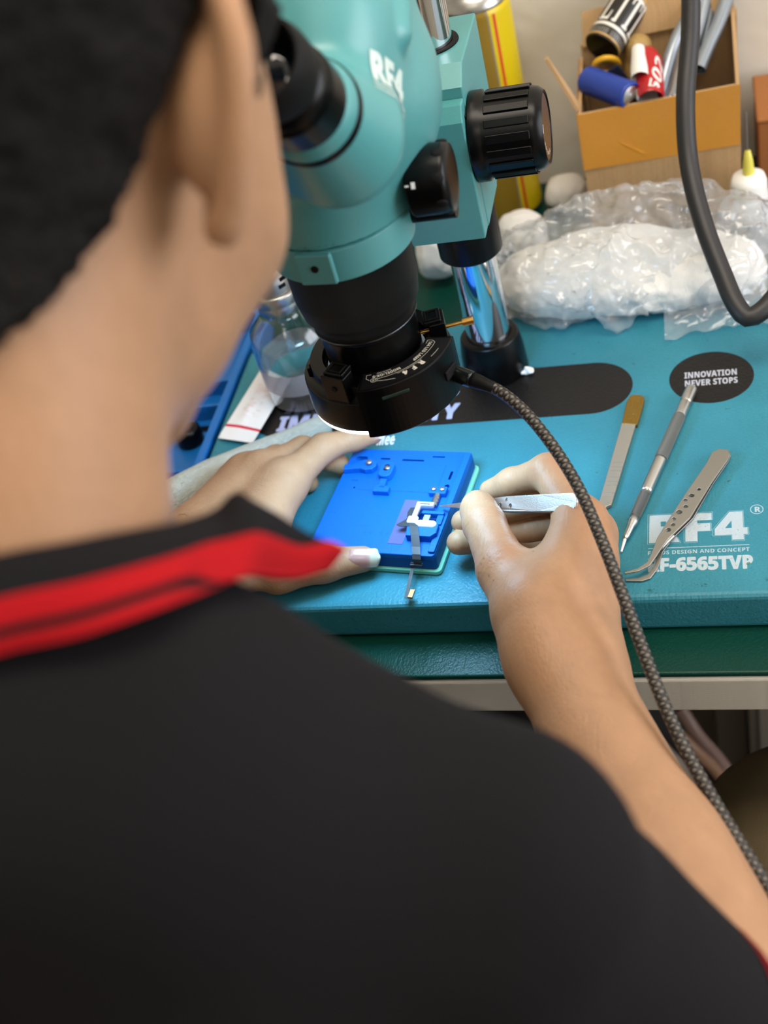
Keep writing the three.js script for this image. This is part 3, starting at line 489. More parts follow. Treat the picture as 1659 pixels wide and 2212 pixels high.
{
  const bb = (pts, m) => { const lo = [1e9, 1e9, 1e9], hi = [-1e9, -1e9, -1e9]; for (const p of pts) for (let i = 0; i < 3; i++) { lo[i] = Math.min(lo[i], p[i] - m); hi[i] = Math.max(hi[i], p[i] + m); } return [lo, hi]; };
  const [rl, rh] = bb([rWA, rWB, ...rMcp, ...rFing.flat()], 0.034), [ll, lh] = bb([...lW, ...lMcp, ...lFing.flat()], 0.026);
  const geos = [
    nets(handR, rl, rh, 0.0013, skinCol),
    nets(handR, [0.09, -0.06, rh[2] - 0.022], [0.3, 0.3, 0.47], 0.005, skinCol),
    nets(handL, ll, lh, 0.0022, skinCol),
    nets(handL, [-0.33, -0.04, lh[2] - 0.07], [0.0, 0.3, 0.47], 0.006, skinCol),
    nets((p) => smin(headF(p), torsoCore(p), 0.02), [HEAD[0] - 0.115, 0.2, HEAD[2] - 0.15], [HEAD[0] + 0.115, HEAD[1] + 0.16, 0.5], 0.0034, skinCol),
    nets(torsoCore, [-0.2, -0.32, 0.3], [0.24, 0.33, 0.6], 0.012, skinCol),
  ].map((g) => g.toNonIndexed());
  mesh('body', mergeGeometries(geos), S(0xffffff, 0.48, { vertexColors: true, bumpMap: grain(11), bumpScale: 0.00035, sheen: 0.15, sheenColor: new THREE.Color(0xffd0b0), sheenRoughness: 0.6, specularIntensity: 0.45 }), person, 'warm tan skin');
}
// hair
{
  const hairF = (p) => {
    const q = toHead(p), a = Math.abs(q[0]);
    const sk = smin(skullF(q), cap(p, NECK0, NECK1, 0.052, 0.054), 0.025), rear = sstep(-0.03, -0.07, q[2]) * sstep(0.02, -0.06, q[1]);
    let d = sk - mix(mix(0.009, 0.004, rear), 0.0015, sstep(0.0, 0.016, q[2]) * sstep(0.05, 0.02, q[1])) - 0.003 * fbm(p[0] * 70, p[1] * 70, p[2] * 70, 2) - 0.0012 * vn(p[0] * 420, p[1] * 420, p[2] * 160);
    // lower edge of the hair: nape at the back, over the ear, sideburn in front of it, forehead
    const tab = [[-0.12, -0.078], [-0.078, -0.07], [-0.069, -0.061], [-0.058, -0.045], [-0.05, -0.035], [-0.041, -0.015], [-0.037, 0.01], [-0.028, 0.032], [0.006, 0.042], [0.014, 0.03], [0.018, 0.014], [0.028, 0.016], [0.036, 0.04], [0.06, 0.06], [0.09, 0.075], [0.2, 0.075]];
    let line = 0.075; for (let i = 0; i + 1 < tab.length; i++) if (q[2] >= tab[i][0] && q[2] < tab[i + 1][0]) line = mix(tab[i][1], tab[i + 1][1], (q[2] - tab[i][0]) / (tab[i + 1][0] - tab[i][0]));
    line += 0.005 * vn(q[0] * 120, 3, q[2] * 120);
    d = Math.max(d, (line - q[1]) * 0.5);
    return Math.max(d, -(sk + 0.004));
  };
  const hg = nets(hairF, [HEAD[0] - 0.1, HEAD[1] - 0.13, HEAD[2] - 0.15], [HEAD[0] + 0.1, HEAD[1] + 0.17, HEAD[2] + 0.16], 0.0032);
  mesh('hair', hg, S(0x0a0807, 0.7, { specularIntensity: 0.3, bumpMap: grain(26), bumpScale: 0.0018, sheen: 0.05, sheenColor: new THREE.Color(0x554436), sheenRoughness: 0.5 }), person, 'short black hair');
  // eyes and lips, hidden at the eyepieces
}
// shirt
{
  const cloth = S(0x121114, 0.95, { specularIntensity: 0.3, bumpMap: grain(45), bumpScale: 0.0004, sheen: 0.12, sheenColor: new THREE.Color(0x55545c), sheenRoughness: 0.5 }), red = S(0x950c14, 0.9, { specularIntensity: 0.3, bumpMap: grain(45), bumpScale: 0.0004 });
  const hemR = 0.52, slv = (a, b) => { const e = a.map((v, i) => mix(v, b[i], hemR + 0.08)); return e; };
  const cut = (p, a, b, t) => { const d = b.map((v, i) => v - a[i]), L = Math.hypot(...d); return ((p[0] - a[0]) * d[0] + (p[1] - a[1]) * d[1] + (p[2] - a[2]) * d[2]) / L - t * L; };
  const shirtF = (p) => {
    const m = [p[0] < 0.014 ? 0.028 - p[0] : p[0], p[1], p[2]];       // both shoulders alike
    let d = cap(p, [-0.1, 0.235, 0.425], [0.13, 0.235, 0.425], 0.055, 0.05);
    d = smin(d, cap(m, [0.014, 0.325, 0.432], [0.07, 0.31, 0.42], 0.056, 0.052), 0.02);
    d = smin(d, cap(m, [0.07, 0.308, 0.42], [0.112, 0.268, 0.417], 0.052, 0.05), 0.02);
    d = smin(d, cap(m, [0.112, 0.268, 0.417], [0.158, 0.252, 0.42], 0.05, 0.047), 0.02);
    d = smin(d, ell(p, [0.014, 0.1, 0.435], [0.165, 0.19, 0.115]), 0.06);
    d = smin(d, ell(p, [0.014, -0.16, 0.475], [0.16, 0.2, 0.12]), 0.08);
    for (const [a, b] of [[SHO, ELB], [SHOL, ELBL]]) {
      d = smin(d, Math.max(cap(p, a, slv(a, b), 0.045, 0.048), cut(p, a, b, hemR)), 0.02);
    }
    // folds running from the shoulder across the back
    const w = 0.0035 * Math.sin(p[0] * 38 + p[1] * 30 + 2.2 * vn(p[0] * 9, p[1] * 9, p[2] * 9)) + 0.006 * fbm(p[0] * 14, p[1] * 14, p[2] * 14, 2);
    d += w * 0.7;
    return Math.max(d, -0.33 - p[1]);
  };
  const sh = mesh('polo_shirt', nets(shirtF, [-0.34, -0.34, 0.25], [0.36, 0.4, 0.64], 0.0062), cloth, person, 'black polo shirt');
  // sleeve hems
  for (const [a, b] of [[SHO, ELB], [SHOL, ELBL]]) {
    const c = a.map((v, i) => mix(v, b[i], hemR - 0.035)), e = a.map((v, i) => mix(v, b[i], hemR + 0.01)), L = dist(c, e);
    mesh('sleeve_hem', aim(lathe([[0.0482, 0], [0.049, L * 0.5], [0.049, L], [0.044, L], [0.044, 0]], 48), c, b), red, sh, 'red sleeve edge');
  }
  // collar: from the back of the neck round to the point at the front right
  const T = path([[0.0135, 0.3925, 0.428],  [0.0278, 0.3935, 0.4225], [0.0509, 0.3933, 0.4119], [0.0683, 0.383, 0.3974], [0.0801, 0.3658, 0.376], [0.0838, 0.3543, 0.3567], [0.0854, 0.351, 0.3476], [0.0877, 0.345, 0.3453], [0.096, 0.3324, 0.3395], [0.1029, 0.3213, 0.3401], [0.1063, 0.3128, 0.3411]]);
  const B = path([[0.0135, 0.3805, 0.4575],  [0.0351, 0.3826, 0.4487], [0.0537, 0.3789, 0.4346], [0.073, 0.3753, 0.4259], [0.0873, 0.3707, 0.4145], [0.0942, 0.3652, 0.404], [0.0976, 0.3569, 0.3918], [0.1, 0.3498, 0.3832], [0.102, 0.3373, 0.3713], [0.1049, 0.3235, 0.3588], [0.1075, 0.3141, 0.348]]);
  const band = (f0, f1, lift) => {   // strip of the collar between two fractions of its depth
    const n = 60, m = 6, pos = [], idx = [], row = (side) => { for (let i = 0; i <= n; i++) { const a = T.getPoint(i / n), b = B.getPoint(i / n); for (let j = 0; j <= m; j++) { const f = mix(f0(i / n), f1(i / n), j / m), q = a.clone().lerp(b, f), out = new THREE.Vector3(q.x - 0.014, 0.06, q.z - 0.39).normalize(); q.addScaledVector(out, 0.006 * Math.sin(PI * f) + lift - side * 0.0022 + 0.0015 * Math.sin(i * 0.35)); pos.push(q.x, q.y, q.z); } } };
    row(0); row(1); const K = (n + 1) * (m + 1);
    for (let i = 0; i < n; i++) for (let j = 0; j < m; j++) { const a = i * (m + 1) + j, b = a + m + 1; idx.push(a, a + 1, b, b, a + 1, b + 1, a + K, b + K, a + 1 + K, b + K, b + 1 + K, a + 1 + K); }
    for (let i = 0; i < n; i++) for (const j of [0, m]) { const a = i * (m + 1) + j, b = a + m + 1; idx.push(a, b, a + K, b, b + K, a + K); }
    const g = new THREE.BufferGeometry(); g.setAttribute('position', new THREE.Float32BufferAttribute(pos, 3)); g.setAttribute('uv', new THREE.Float32BufferAttribute(pos.flatMap((v, i) => i % 3 === 0 ? [v + pos[i + 1] * 0.4, pos[i + 2] + pos[i + 1] * 0.6] : []), 2)); g.setIndex(idx); g.computeVertexNormals(); return g;
  };
  const s0 = (t) => 0.5 + 0.13 * sstep(0.45, 0.62, t) - 0.5 * sstep(0.82, 1, t), s1 = (t) => 0.76 + 0.24 * sstep(0.42, 0.62, t), s2 = (t) => 0.86 + 0.14 * sstep(0.4, 0.6, t);
  const col = mesh('collar', band(() => 0, (t) => s0(t), 0), cloth, sh, 'black collar');
  const strips = [['collar', band(() => 0, s0, 0), cloth], ['collar_stripe', band(s0, s1, 0.0004), red], ['collar_gap', band(s1, s2, 0), cloth], ['collar_edge', band(s2, () => 1, 0.0004), red]];
  for (const [n, g, m] of strips.slice(1)) mesh(n, g, m, sh);
  for (const [n, g, m] of strips) { const q = g.clone().scale(-1, 1, 1).translate(0.027, 0, 0), ix = q.index.array; for (let i = 0; i < ix.length; i += 3) [ix[i], ix[i + 1]] = [ix[i + 1], ix[i]]; q.computeVertexNormals(); mesh(n, q, m, sh); }   // left leaf
  // collar stand inside the fold, and the left leaf
  const inner = nets((p) => Math.max(Math.abs(cap(p, NECK0, NECK1, 0.056, 0.058)) - 0.0018, cut(p, NECK0, NECK1, 1.0), -cut(p, NECK0, NECK1, 0.62)), [-0.08, 0.2, 0.3], [0.13, 0.43, 0.51], 0.0034);
  mesh('collar_stand', inner, cloth, sh);
}
// trousers
{
  const legs = (p) => {
    let d = 1e9; for (const [hip, knee, foot] of [[[0.11, -0.27, 0.47], [0.275, -0.262, 0.105], [0.28, -0.74, 0.15]], [[-0.07, -0.27, 0.47], [-0.17, -0.262, 0.1], [-0.19, -0.74, 0.15]]])
      d = Math.min(d, smin(cap(p, hip, knee, 0.095, 0.07), cap(p, knee, foot, 0.066, 0.056), 0.04));
    return smin(d, ell(p, [0.02, -0.27, 0.5], [0.18, 0.11, 0.13]), 0.06) + 0.003 * fbm(p[0] * 30, p[1] * 30, p[2] * 30, 2);
  };
  mesh('trousers', nets(legs, [-0.3, -0.75, -0.02], [0.4, -0.14, 0.66], 0.009), S(0x4b3f26, 0.85, { bumpMap: grain(30), bumpScale: 0.0005 }), person, 'olive brown trousers');
  for (const x of [0.28, -0.19]) mesh('shoe', nets((p) => Math.max(smin(ell(p, [x, -0.76, 0.05], [0.045, 0.035, 0.08]), cap(p, [x, -0.75, 0.15], [x, -0.7, 0.15], 0.045, 0.045), 0.04), ROOM.y0 + 0.002 - p[1]), [x - 0.07, -0.8, -0.05], [x + 0.07, -0.64, 0.23], 0.008), M.blackSoft, person, 'black shoe');
}
// nails
function nail(c, dir, nrm, l, w, free) {
  const D = new THREE.Vector3(...dir).normalize(), N = new THREE.Vector3(...nrm); N.addScaledVector(D, -N.dot(D)).normalize(); const Wd = new THREE.Vector3().crossVectors(D, N), n = 14, m = 10, pos = [], col = [], idx = [];
  for (let side = 0; side < 2; side++) for (let i = 0; i <= n; i++) for (let j = 0; j <= m; j++) {
    const u = i / n * 2 - 1, v = j / m * 2 - 1, wid = w / 2 * Math.sqrt(Math.max(0.02, 1 - (Math.abs(u) > 0.72 ? ((Math.abs(u) - 0.72) / 0.3) ** 2 : 0)));
    const q = new THREE.Vector3(...c).addScaledVector(D, u * l / 2).addScaledVector(Wd, v * wid).addScaledVector(N, -0.45 * w * v * v * 0.55 - 0.06 * l * u * u - side * 0.0005); pos.push(q.x, q.y, q.z);
    const k = sstep(1 - 2 * free - 0.1, 1 - 2 * free + 0.1, u); col.push(mix(0.42, 0.5, k), mix(0.23, 0.48, k), mix(0.2, 0.38, k));
  }
  const K = (n + 1) * (m + 1); for (let s = 0; s < 2; s++) for (let i = 0; i < n; i++) for (let j = 0; j < m; j++) { const a = s * K + i * (m + 1) + j, b = a + m + 1; idx.push(a, b, a + 1, b, b + 1, a + 1); }
  const g = new THREE.BufferGeometry(); g.setAttribute('position', new THREE.Float32BufferAttribute(pos, 3)); g.setAttribute('color', new THREE.Float32BufferAttribute(col, 3)); g.setIndex(idx); g.computeVertexNormals();
  mesh('nail', g, S(0xffffff, 0.22, { vertexColors: true, clearcoat: 0.4 }), person, 'fingernail');
}
const sub = (a, b) => a.map((v, i) => v - b[i]);
const toCam = [0.28, 0.66, 0.69];
nail([-0.0094, 0.0196, 0.0578], sub([0.001, 0.0168, 0.0548], [-0.0198, 0.0228, 0.0603]), toCam, 0.0225, 0.0132, 0.34);
nail([-0.0199, 0.0311, -0.0613], sub([-0.0148, 0.0311, -0.0634], [-0.025, 0.0316, -0.0597]), [0.1, 0.75, 0.3], 0.012, 0.0085, 0.35);
nail([0.0754, 0.0565, 0.0473], sub([0.0744, 0.0566, 0.0412], [0.0767, 0.0566, 0.0532]), toCam, 0.0115, 0.0105, 0.1);
// gold ring with a small leaf
{
  const a = [-0.1025, 0.0321, -0.0325], b = [-0.0986, 0.0281, -0.0418];
  const r = mesh('finger_ring', aim(new THREE.TorusGeometry(0.0102, 0.0009, 10, 40).rotateX(PI / 2), a, b), M.gold); tag(r, 'thin gold ring on a finger of the left hand', 'ring');
  const base = new THREE.Vector3(...a); r.geometry.translate(-base.x, -base.y, -base.z); r.position.copy(base);
  const up = [-0.0974, 0.0386, -0.0307]; for (const dx of [-0.003, 0.0005, 0.0035]) mesh('leaf', new THREE.SphereGeometry(0.0019, 10, 8).scale(1.4, 0.7, 1).translate(up[0] - a[0] + dx, up[1] - a[1] + Math.abs(dx) * 0.3, up[2] - a[2] + dx * 0.4), M.gold, r);
}
rebase(person, 0.024, ROOM.y0, 0.42);

// ---------- blue repair fixture ----------
const basis = (geo, o, L, N) => { const x = new THREE.Vector3(...L).normalize(), y = new THREE.Vector3(...N); y.addScaledVector(x, -y.dot(x)).normalize(); const z = new THREE.Vector3().crossVectors(x, y); return geo.applyMatrix4(new THREE.Matrix4().makeBasis(x, y, z).setPosition(...o)); };
const FIX = { o: [0, 0, -0.02], turn: -8 * PI / 180 };
{
  const g = thing('repair_fixture', 'bright blue circuit board repair fixture with slots and clamps under the ring lamp', 'fixture');
  const [a0, a1, b0, b1] = [-0.0455, 0.0495, -0.0355, 0.0705], out = roundRect(a0, a1, b0, b1, 0.003, 4);
  mesh('pad', plate(roundRect(a0 - 0.001, a1 + 0.0025, b0 - 0.001, b1 + 0.002, 0.004, 4), 0.0035, 0.0006).translate(0, 0.0005, 0), M.mint, g, 'pale green rubber pad under the fixture');
  mesh('body', plate(out, 0.0095, 0.0005).translate(0, 0.004, 0), M.blueDeep, g);
  const slot = (a, b, w, h) => roundRect(a - w / 2, a + w / 2, b - h / 2, b + h / 2, Math.min(w, h) * 0.45, 4);
  const holes = [slot(-0.0355, -0.0245, 0.011, 0.006), slot(-0.0165, -0.025, 0.0095, 0.0035), slot(0.006, -0.0243, 0.019, 0.0036), slot(0.0248, -0.029, 0.0115, 0.003), slot(0.0395, -0.0095, 0.0036, 0.0105), disc(0.0398, 0.002, 0.0028), slot(-0.0333, -0.0008, 0.0068, 0.002), slot(-0.031, 0.0072, 0.003, 0.0032), slot(-0.0302, 0.0505, 0.006, 0.0008), slot(0.0345, 0.0365, 0.0165, 0.019)];
  mesh('top_plate', plate(out, 0.0045, 0.0008, holes).translate(0, 0.013, 0), M.blueFix, g, 'bright blue top plate with slots');
  const y = 0.0173;
  // raised right rail and panel grooves
  mesh('rail', plate(roundRect(0.0445, 0.0493, -0.033, 0.068, 0.001, 3), 0.0022, 0.0005).translate(0, y, 0), M.blueFix, g);
  for (const [xa, xb, za, zb] of [[-0.0277, 0.0274, 0.0088, 0.0092], [0.0330, 0.0334, -0.02, 0.0065], [-0.0435, -0.036, 0.0335, 0.0338], [-0.018, -0.006, 0.0455, 0.0457]]) mesh('groove', box(xa, xb, y - 0.0001, y + 0.00025, za, zb), M.blueDeep, g);
  // swivel hooks with screws
  const hook = mesh('hook', plate([[-0.0445, -0.0125], [-0.036, -0.0145], [-0.0305, -0.0185], [-0.0245, -0.0198], [-0.0195, -0.0165], [-0.0188, -0.0125], [-0.0215, -0.0085], [-0.0265, -0.0075], [-0.031, -0.0088], [-0.036, -0.0082], [-0.0435, -0.0068]], 0.005, 0.0007).translate(0, y, 0), M.blueFix, g, 'blue swivel hook');
  mesh('screw', lathe([[0, 0.0028], [0.0018, 0.0026], [0.0024, 0.0018], [0.0024, 0], [0, 0]], 20).translate(-0.0247, y + 0.005, -0.0139), M.steel, hook);
  const ov = mesh('slider_clamp', plate(slot(-0.0092, -0.0085, 0.0105, 0.0165), 0.006, 0.0008, [slot(-0.0092, -0.0095, 0.0055, 0.0085)]).translate(0, y, 0), M.blueFix, g, 'blue oval clamp');
  mesh('screw', lathe([[0, 0.0068], [0.0016, 0.0066], [0.0024, 0.0058], [0.0024, 0], [0, 0]], 20).translate(-0.0088, y, -0.0095), M.steel, ov);
  const cl = mesh('clamp_foot', plate([[-0.0115, 0.0005], [-0.0062, 0.0005], [-0.0058, 0.0075], [-0.0015, 0.0085], [-0.0012, 0.0142], [-0.0132, 0.0142], [-0.0132, 0.0085], [-0.0108, 0.0075]], 0.0045, 0.0006).translate(0, y, 0), M.blueFix, g, 'blue T-shaped clamp foot');
  mesh('slot_mark', box(-0.0092, -0.0052, y + 0.0044, y + 0.0048, 0.0085, 0.0098), M.blueDeep, cl);
  const br = mesh('bracket', plate(roundRect(0.0295, 0.0425, 0.0062, 0.0135, 0.001, 3), 0.0045, 0.0006).translate(0, y, 0), M.blueFix, g, 'blue bracket with two screws');
  for (const a of [0.0329, 0.0393]) mesh('screw', lathe([[0, 0.0017], [0.0014, 0.0015], [0.0019, 0.0008], [0.0019, 0], [0, 0]], 18).translate(a, y + 0.0045, 0.0098), M.steel, br);
  mesh('thumbscrew', merge([rod([0.0365, y + 0.0022, 0.0135], [0.0365, y + 0.0022, 0.0245], 0.0024), rod([0.0365, y + 0.0022, 0.0155], [0.0365, y + 0.0022, 0.0158], 0.0028), rod([0.0365, y + 0.0022, 0.0185], [0.0365, y + 0.0022, 0.0188], 0.0028), rod([0.0365, y + 0.0022, 0.0215], [0.0365, y + 0.0022, 0.0218], 0.0028)]), M.steel, g, 'small steel thumbscrew');
  mesh('metal_strip', box(0.0127, 0.0238, y - 0.0002, y + 0.0005, 0.0176, 0.0612), S(0x7779b0, 0.5, { metalness: 0.3, bumpMap: grainFine, bumpScale: 0.0003 }), g, 'scratched pale metal strip');
  const jaw = mesh('jaw', plate([[0.0245, 0.048], [0.0285, 0.0455], [0.047, 0.0455], [0.0475, 0.0535], [0.044, 0.0575], [0.0262, 0.0575]], 0.006, 0.0007).translate(0, y, 0), M.blueFix, g, 'blue clamping jaw');
  mesh('jaw', plate(roundRect(0.031, 0.0475, 0.0315, 0.0345, 0.0008, 3), 0.005, 0.0005).translate(0, y, 0), M.blueFix, g);
  mesh('jaw', plate(roundRect(0.043, 0.0475, 0.0345, 0.0435, 0.0008, 3), 0.004, 0.0005).translate(0, y, 0), M.blueFix, g);
  for (const [cx, n] of [[-0.0055, 2], [0.0068, 2]]) for (let i = 0; i < n; i++) { const x = cx - 0.0022 + i * 0.0046; mesh('scratch_mark', merge([box(x - 0.0017, x + 0.0017, y, y + 0.0002, 0.0513, 0.0517), box(x - 0.0002, x + 0.0002, y, y + 0.0002, 0.0498, 0.0534)]), S(0x082a66, 0.6), g); }
  g.position.set(...FIX.o); g.rotation.y = FIX.turn;
  const place = (t) => { t.position.set(...FIX.o); t.rotation.y = FIX.turn; return t; };
  // the part being repaired: a small camera module
  const mod = place(thing('camera_module', 'small silver-white phone camera module clamped in the blue fixture', 'module'));
  mesh('shield', merge([box(0.0258, 0.0385, y + 0.0045, y + 0.0075, 0.0255, 0.0292, 0.0006), box(0.0258, 0.0292, y + 0.0045, y + 0.0072, 0.0255, 0.0415, 0.0006)]), S(0xe9edf2, 0.28, { metalness: 0.35 }), mod, 'pale metal shield');
  mesh('cover', nets((p) => smin(rbox(p, [0.0272, y + 0.0058, 0.0428], [0.0038, 0.0016, 0.0032], 0.0012), cap(p, [0.0335, y + 0.0058, 0.0462], [0.0428, y + 0.0058, 0.0462], 0.0029, 0.0029), 0.002), [0.02, y, 0.036], [0.048, y + 0.011, 0.052], 0.0006), M.whiteBright, mod, 'bright white cover');
  mesh('chip', box(0.0335, 0.0382, y + 0.003, y + 0.0048, 0.0355, 0.041, 0.0004), S(0xa9b0c8, 0.3, { metalness: 0.5 }), mod);
  mesh('contact', box(0.0285, 0.036, y + 0.0075, y + 0.0082, 0.0278, 0.0286), M.steelDull, mod);
  const fx = place(thing('flex_cable', 'dark grey flex cable with a copper connector hanging over the fixture edge', 'flex cable'));
  const ribbon = (pts, w) => { const pos = [], idx = []; for (const [a, yy, b, dx = 1, dz = 0] of pts) for (const [s, t] of [[-1, 0], [1, 0], [-1, 0.0004], [1, 0.0004]]) pos.push(a + s * w / 2 * dx, yy + t, b + s * w / 2 * dz); for (let i = 0; i + 1 < pts.length; i++) { const o = i * 4, q = o + 4; for (const [p, r] of [[0, 1], [1, 3], [3, 2], [2, 0]]) idx.push(o + p, q + p, o + r, o + r, q + p, q + r); } const h = new THREE.BufferGeometry(); h.setAttribute('position', new THREE.Float32BufferAttribute(pos, 3)); h.setIndex(idx); const n = h.toNonIndexed(); n.computeVertexNormals(); return n; };
  const dark = S(0x2e3036, 0.4);
  mesh('ribbon', ribbon([[0.029, y + 0.0062, 0.0465], [0.0305, y + 0.0075, 0.05], [0.0335, y + 0.0068, 0.0575], [0.0358, y + 0.003, 0.0655], [0.0372, y + 0.0012, 0.0708], [0.0378, y - 0.001, 0.0735], [0.0379, y - 0.006, 0.0738]], 0.0062), dark, fx);
  mesh('ribbon', merge([plate([[0.0222, 0.031], [0.0278, 0.03], [0.0282, 0.0345], [0.0245, 0.0395], [0.0262, 0.0412], [0.0322, 0.0452], [0.0322, 0.049], [0.0258, 0.0492], [0.0192, 0.0495], [0.0168, 0.0482], [0.0225, 0.0422], [0.0212, 0.0352]], 0.0006).translate(0, y + 0.0056, 0)]), dark, fx);
  mesh('tail', ribbon([[0.0335, y - 0.005, 0.0735], [0.0337, y - 0.008, 0.0755], [0.0345, y - 0.0085, 0.0825], [0.0352, 0.0075, 0.092], [0.036, 0.0065, 0.1]], 0.0026), S(0x17191c, 0.35), fx);
  mesh('stiffener', box(0.0322, 0.041, y - 0.0065, y - 0.0052, 0.072, 0.0748), dark, fx);
  mesh('connector', box(0.0368, 0.0405, 0.0062, 0.0078, 0.0925, 0.1, 0.0004), M.copper, fx, 'copper coloured connector');
}

// ---------- straight tweezers held in the right hand ----------
function tweezerArm(Ln, wTail, holes) {
  const n = 22, top = [], bot = [];
  for (let i = 0; i <= n; i++) { const t = i / n, w = t < 0.55 ? mix(0.0007, wTail * 0.9, t / 0.55) : mix(wTail * 0.9, wTail, (t - 0.55) / 0.45); top.push([t * (Ln - 0.003), -w / 2]); bot.push([t * (Ln - 0.003), w / 2]); }
  for (const a of [-60, -30, 0, 30, 60]) top.push([Ln - 0.003 + 0.003 * Math.cos(a * PI / 180), wTail / 2 * Math.sin(a * PI / 180) * 1.02]);
  return plate([...top, ...bot.reverse()], 0.0011, 0.0002, holes.map(([x, z, r]) => disc(x, z, r, 16)));
}
const bend = (geo, Ln, amp, sgn) => { const p = geo.attributes.position; for (let i = 0; i < p.count; i++) { const t = clamp(p.getX(i) / Ln, 0, 1); p.setY(i, p.getY(i) + sgn * amp * Math.sin(PI * Math.min(1, t)) ** 0.8); } geo.computeVertexNormals(); return geo; };
{
  const tip = [0.0395, 0.0235, 0.014], tail = [0.1445, 0.0788, 0.0752], L = sub(tail, tip), Ln = Math.hypot(...L);
  const g = thing('straight_tweezers', 'bright silver straight tweezers with round holes held in the right hand', 'tweezers');
  const hl = [[0.025, 0, 0.0011], [0.0655, 0.0008, 0.0018], [0.0715, -0.0026, 0.0014], [0.0755, 0.0014, 0.0018]];
  const N = [0.1, 0.75, 0.62];
  mesh('arm', basis(bend(tweezerArm(Ln, 0.0112, hl), Ln, 0.0012, 1), tip, L, N), S(0xc9cbcc, 0.3, { metalness: 1, bumpMap: grainFine, bumpScale: 0.00008 }), g);
  mesh('arm', basis(bend(tweezerArm(Ln, 0.0112, hl).translate(0, -0.0013, 0), Ln, 0.0045, -1), tip, L, N), M.steel, g);
  mesh('weld', basis(box(Ln - 0.012, Ln - 0.002, -0.001, 0.0002, -0.004, 0.004, 0.0003), tip, L, N), M.steel, g);
  rebase(g, ...tip);
}

// ---------- curved tweezers on the base ----------
{
  const g = thing('curved_tweezers', 'dull steel curved tweezers with eight holes lying across the printed logo', 'tweezers');
  const a1 = [[0.2279, -0.0474], [0.2231, -0.0441], [0.2189, -0.0326], [0.2069, -0.0081], [0.1914, 0.0255], [0.1863, 0.0375], [0.1831, 0.0502], [0.1802, 0.0588], [0.1744, 0.0641], [0.1657, 0.0671], [0.1661, 0.0683], [0.1749, 0.0666], [0.1817, 0.0622], [0.1866, 0.0525], [0.1900, 0.0453], [0.1935, 0.0387], [0.2076, 0.0200], [0.2224, -0.0133], [0.2328, -0.0339], [0.2353, -0.0408], [0.2337, -0.0459]];
  const hs = [[0.2138, -0.0072], [0.2089, -0.0015], [0.2047, 0.0028], [0.2049, 0.0090], [0.2006, 0.0140], [0.1970, 0.0203], [0.1965, 0.0258], [0.1935, 0.0304]].map(([x, z], i) => disc(x, z, [1.2, 1.8, 1.3, 1.5, 2, 1.4, 1.4, 1.7][i] * 0.001, 16));
  const a2 = [[0.2283, -0.0513], [0.2240, -0.0480], [0.2197, -0.0361], [0.2077, -0.0117], [0.1941, 0.0207], [0.1871, 0.0435], [0.1847, 0.0575], [0.1803, 0.0653], [0.1744, 0.0683], [0.1660, 0.0690], [0.1663, 0.0704], [0.1765, 0.0711], [0.1819, 0.0690], [0.1867, 0.0603], [0.1896, 0.0458], [0.1962, 0.0337], [0.2094, 0.0158], [0.2233, -0.0175], [0.2334, -0.0381], [0.2358, -0.0452], [0.2342, -0.0508]];
  mesh('arm', plate(a1, 0.0013, 0.0003, hs).translate(0, 0.0052, 0), M.steelDull, g);
  mesh('arm', plate(a2, 0.0013, 0.0003).translate(0, 0.0004, 0), M.steelDull, g);
  mesh('shoulder', aim(new THREE.CapsuleGeometry(0.0016, 0.012, 6, 12), [[0.1925, 0.0393]].map(([x, z]) => [x, 0.0042, z])[0], [[0.1974, 0.0326]].map(([x, z]) => [x, 0.0042, z])[0]), M.steelDull, g);
  mesh('weld', plate([[0.2278, -0.0478], [0.2251, -0.0432], [0.2290, -0.0331], [0.2337, -0.0424]], 0.005, 0.0003).translate(0, 0.0009, 0), M.steelDull, g);
  rebase(g, 0.2, 0, 0.0);
}
// ---------- flat handle with a gilded end ----------
{
  const g = thing('flat_pry_tool', 'flat grey steel pry tool with a scorched golden end', 'tool');
  const st = S(0xa8a49c, 0.45, { metalness: 0.8, bumpMap: grainFine, bumpScale: 0.0001 });
  mesh('handle', plate([[0.1700, -0.0863], [0.1548, -0.0001], [0.1513, 0.0018], [0.1493, 0.0103], [0.1441, 0.0079], [0.1461, -0.0036], [0.1594, -0.0875]], 0.003, 0.0006).translate(0, 0.0003, 0), st, g);
  mesh('gilded_end', plate([[0.1647, -0.1175], [0.1676, -0.1186], [0.1734, -0.1172], [0.1755, -0.1137], [0.1749, -0.1074], [0.1708, -0.0830], [0.1592, -0.0853], [0.1622, -0.1107]], 0.0036, 0.0008), S(0x8a6a2a, 0.35, { metalness: 0.7, bumpMap: grainMid, bumpScale: 0.0008 }), g, 'scorched golden end');
  const ln = [[0.1583, -0.0429], [0.1575, -0.0387], [0.1569, -0.0345], [0.1557, -0.0281], [0.1550, -0.0237], [0.1542, -0.0198], [0.1528, -0.0123], [0.1520, -0.0088]];
  for (const [x, z] of ln) mesh('groove', box(-0.0042, 0.0042, 0.0031, 0.0035, -0.0004, 0.0004, 0).rotateY(-0.12).translate(x, 0, z), st, g);
  rebase(g, 0.16, 0, -0.06);
}
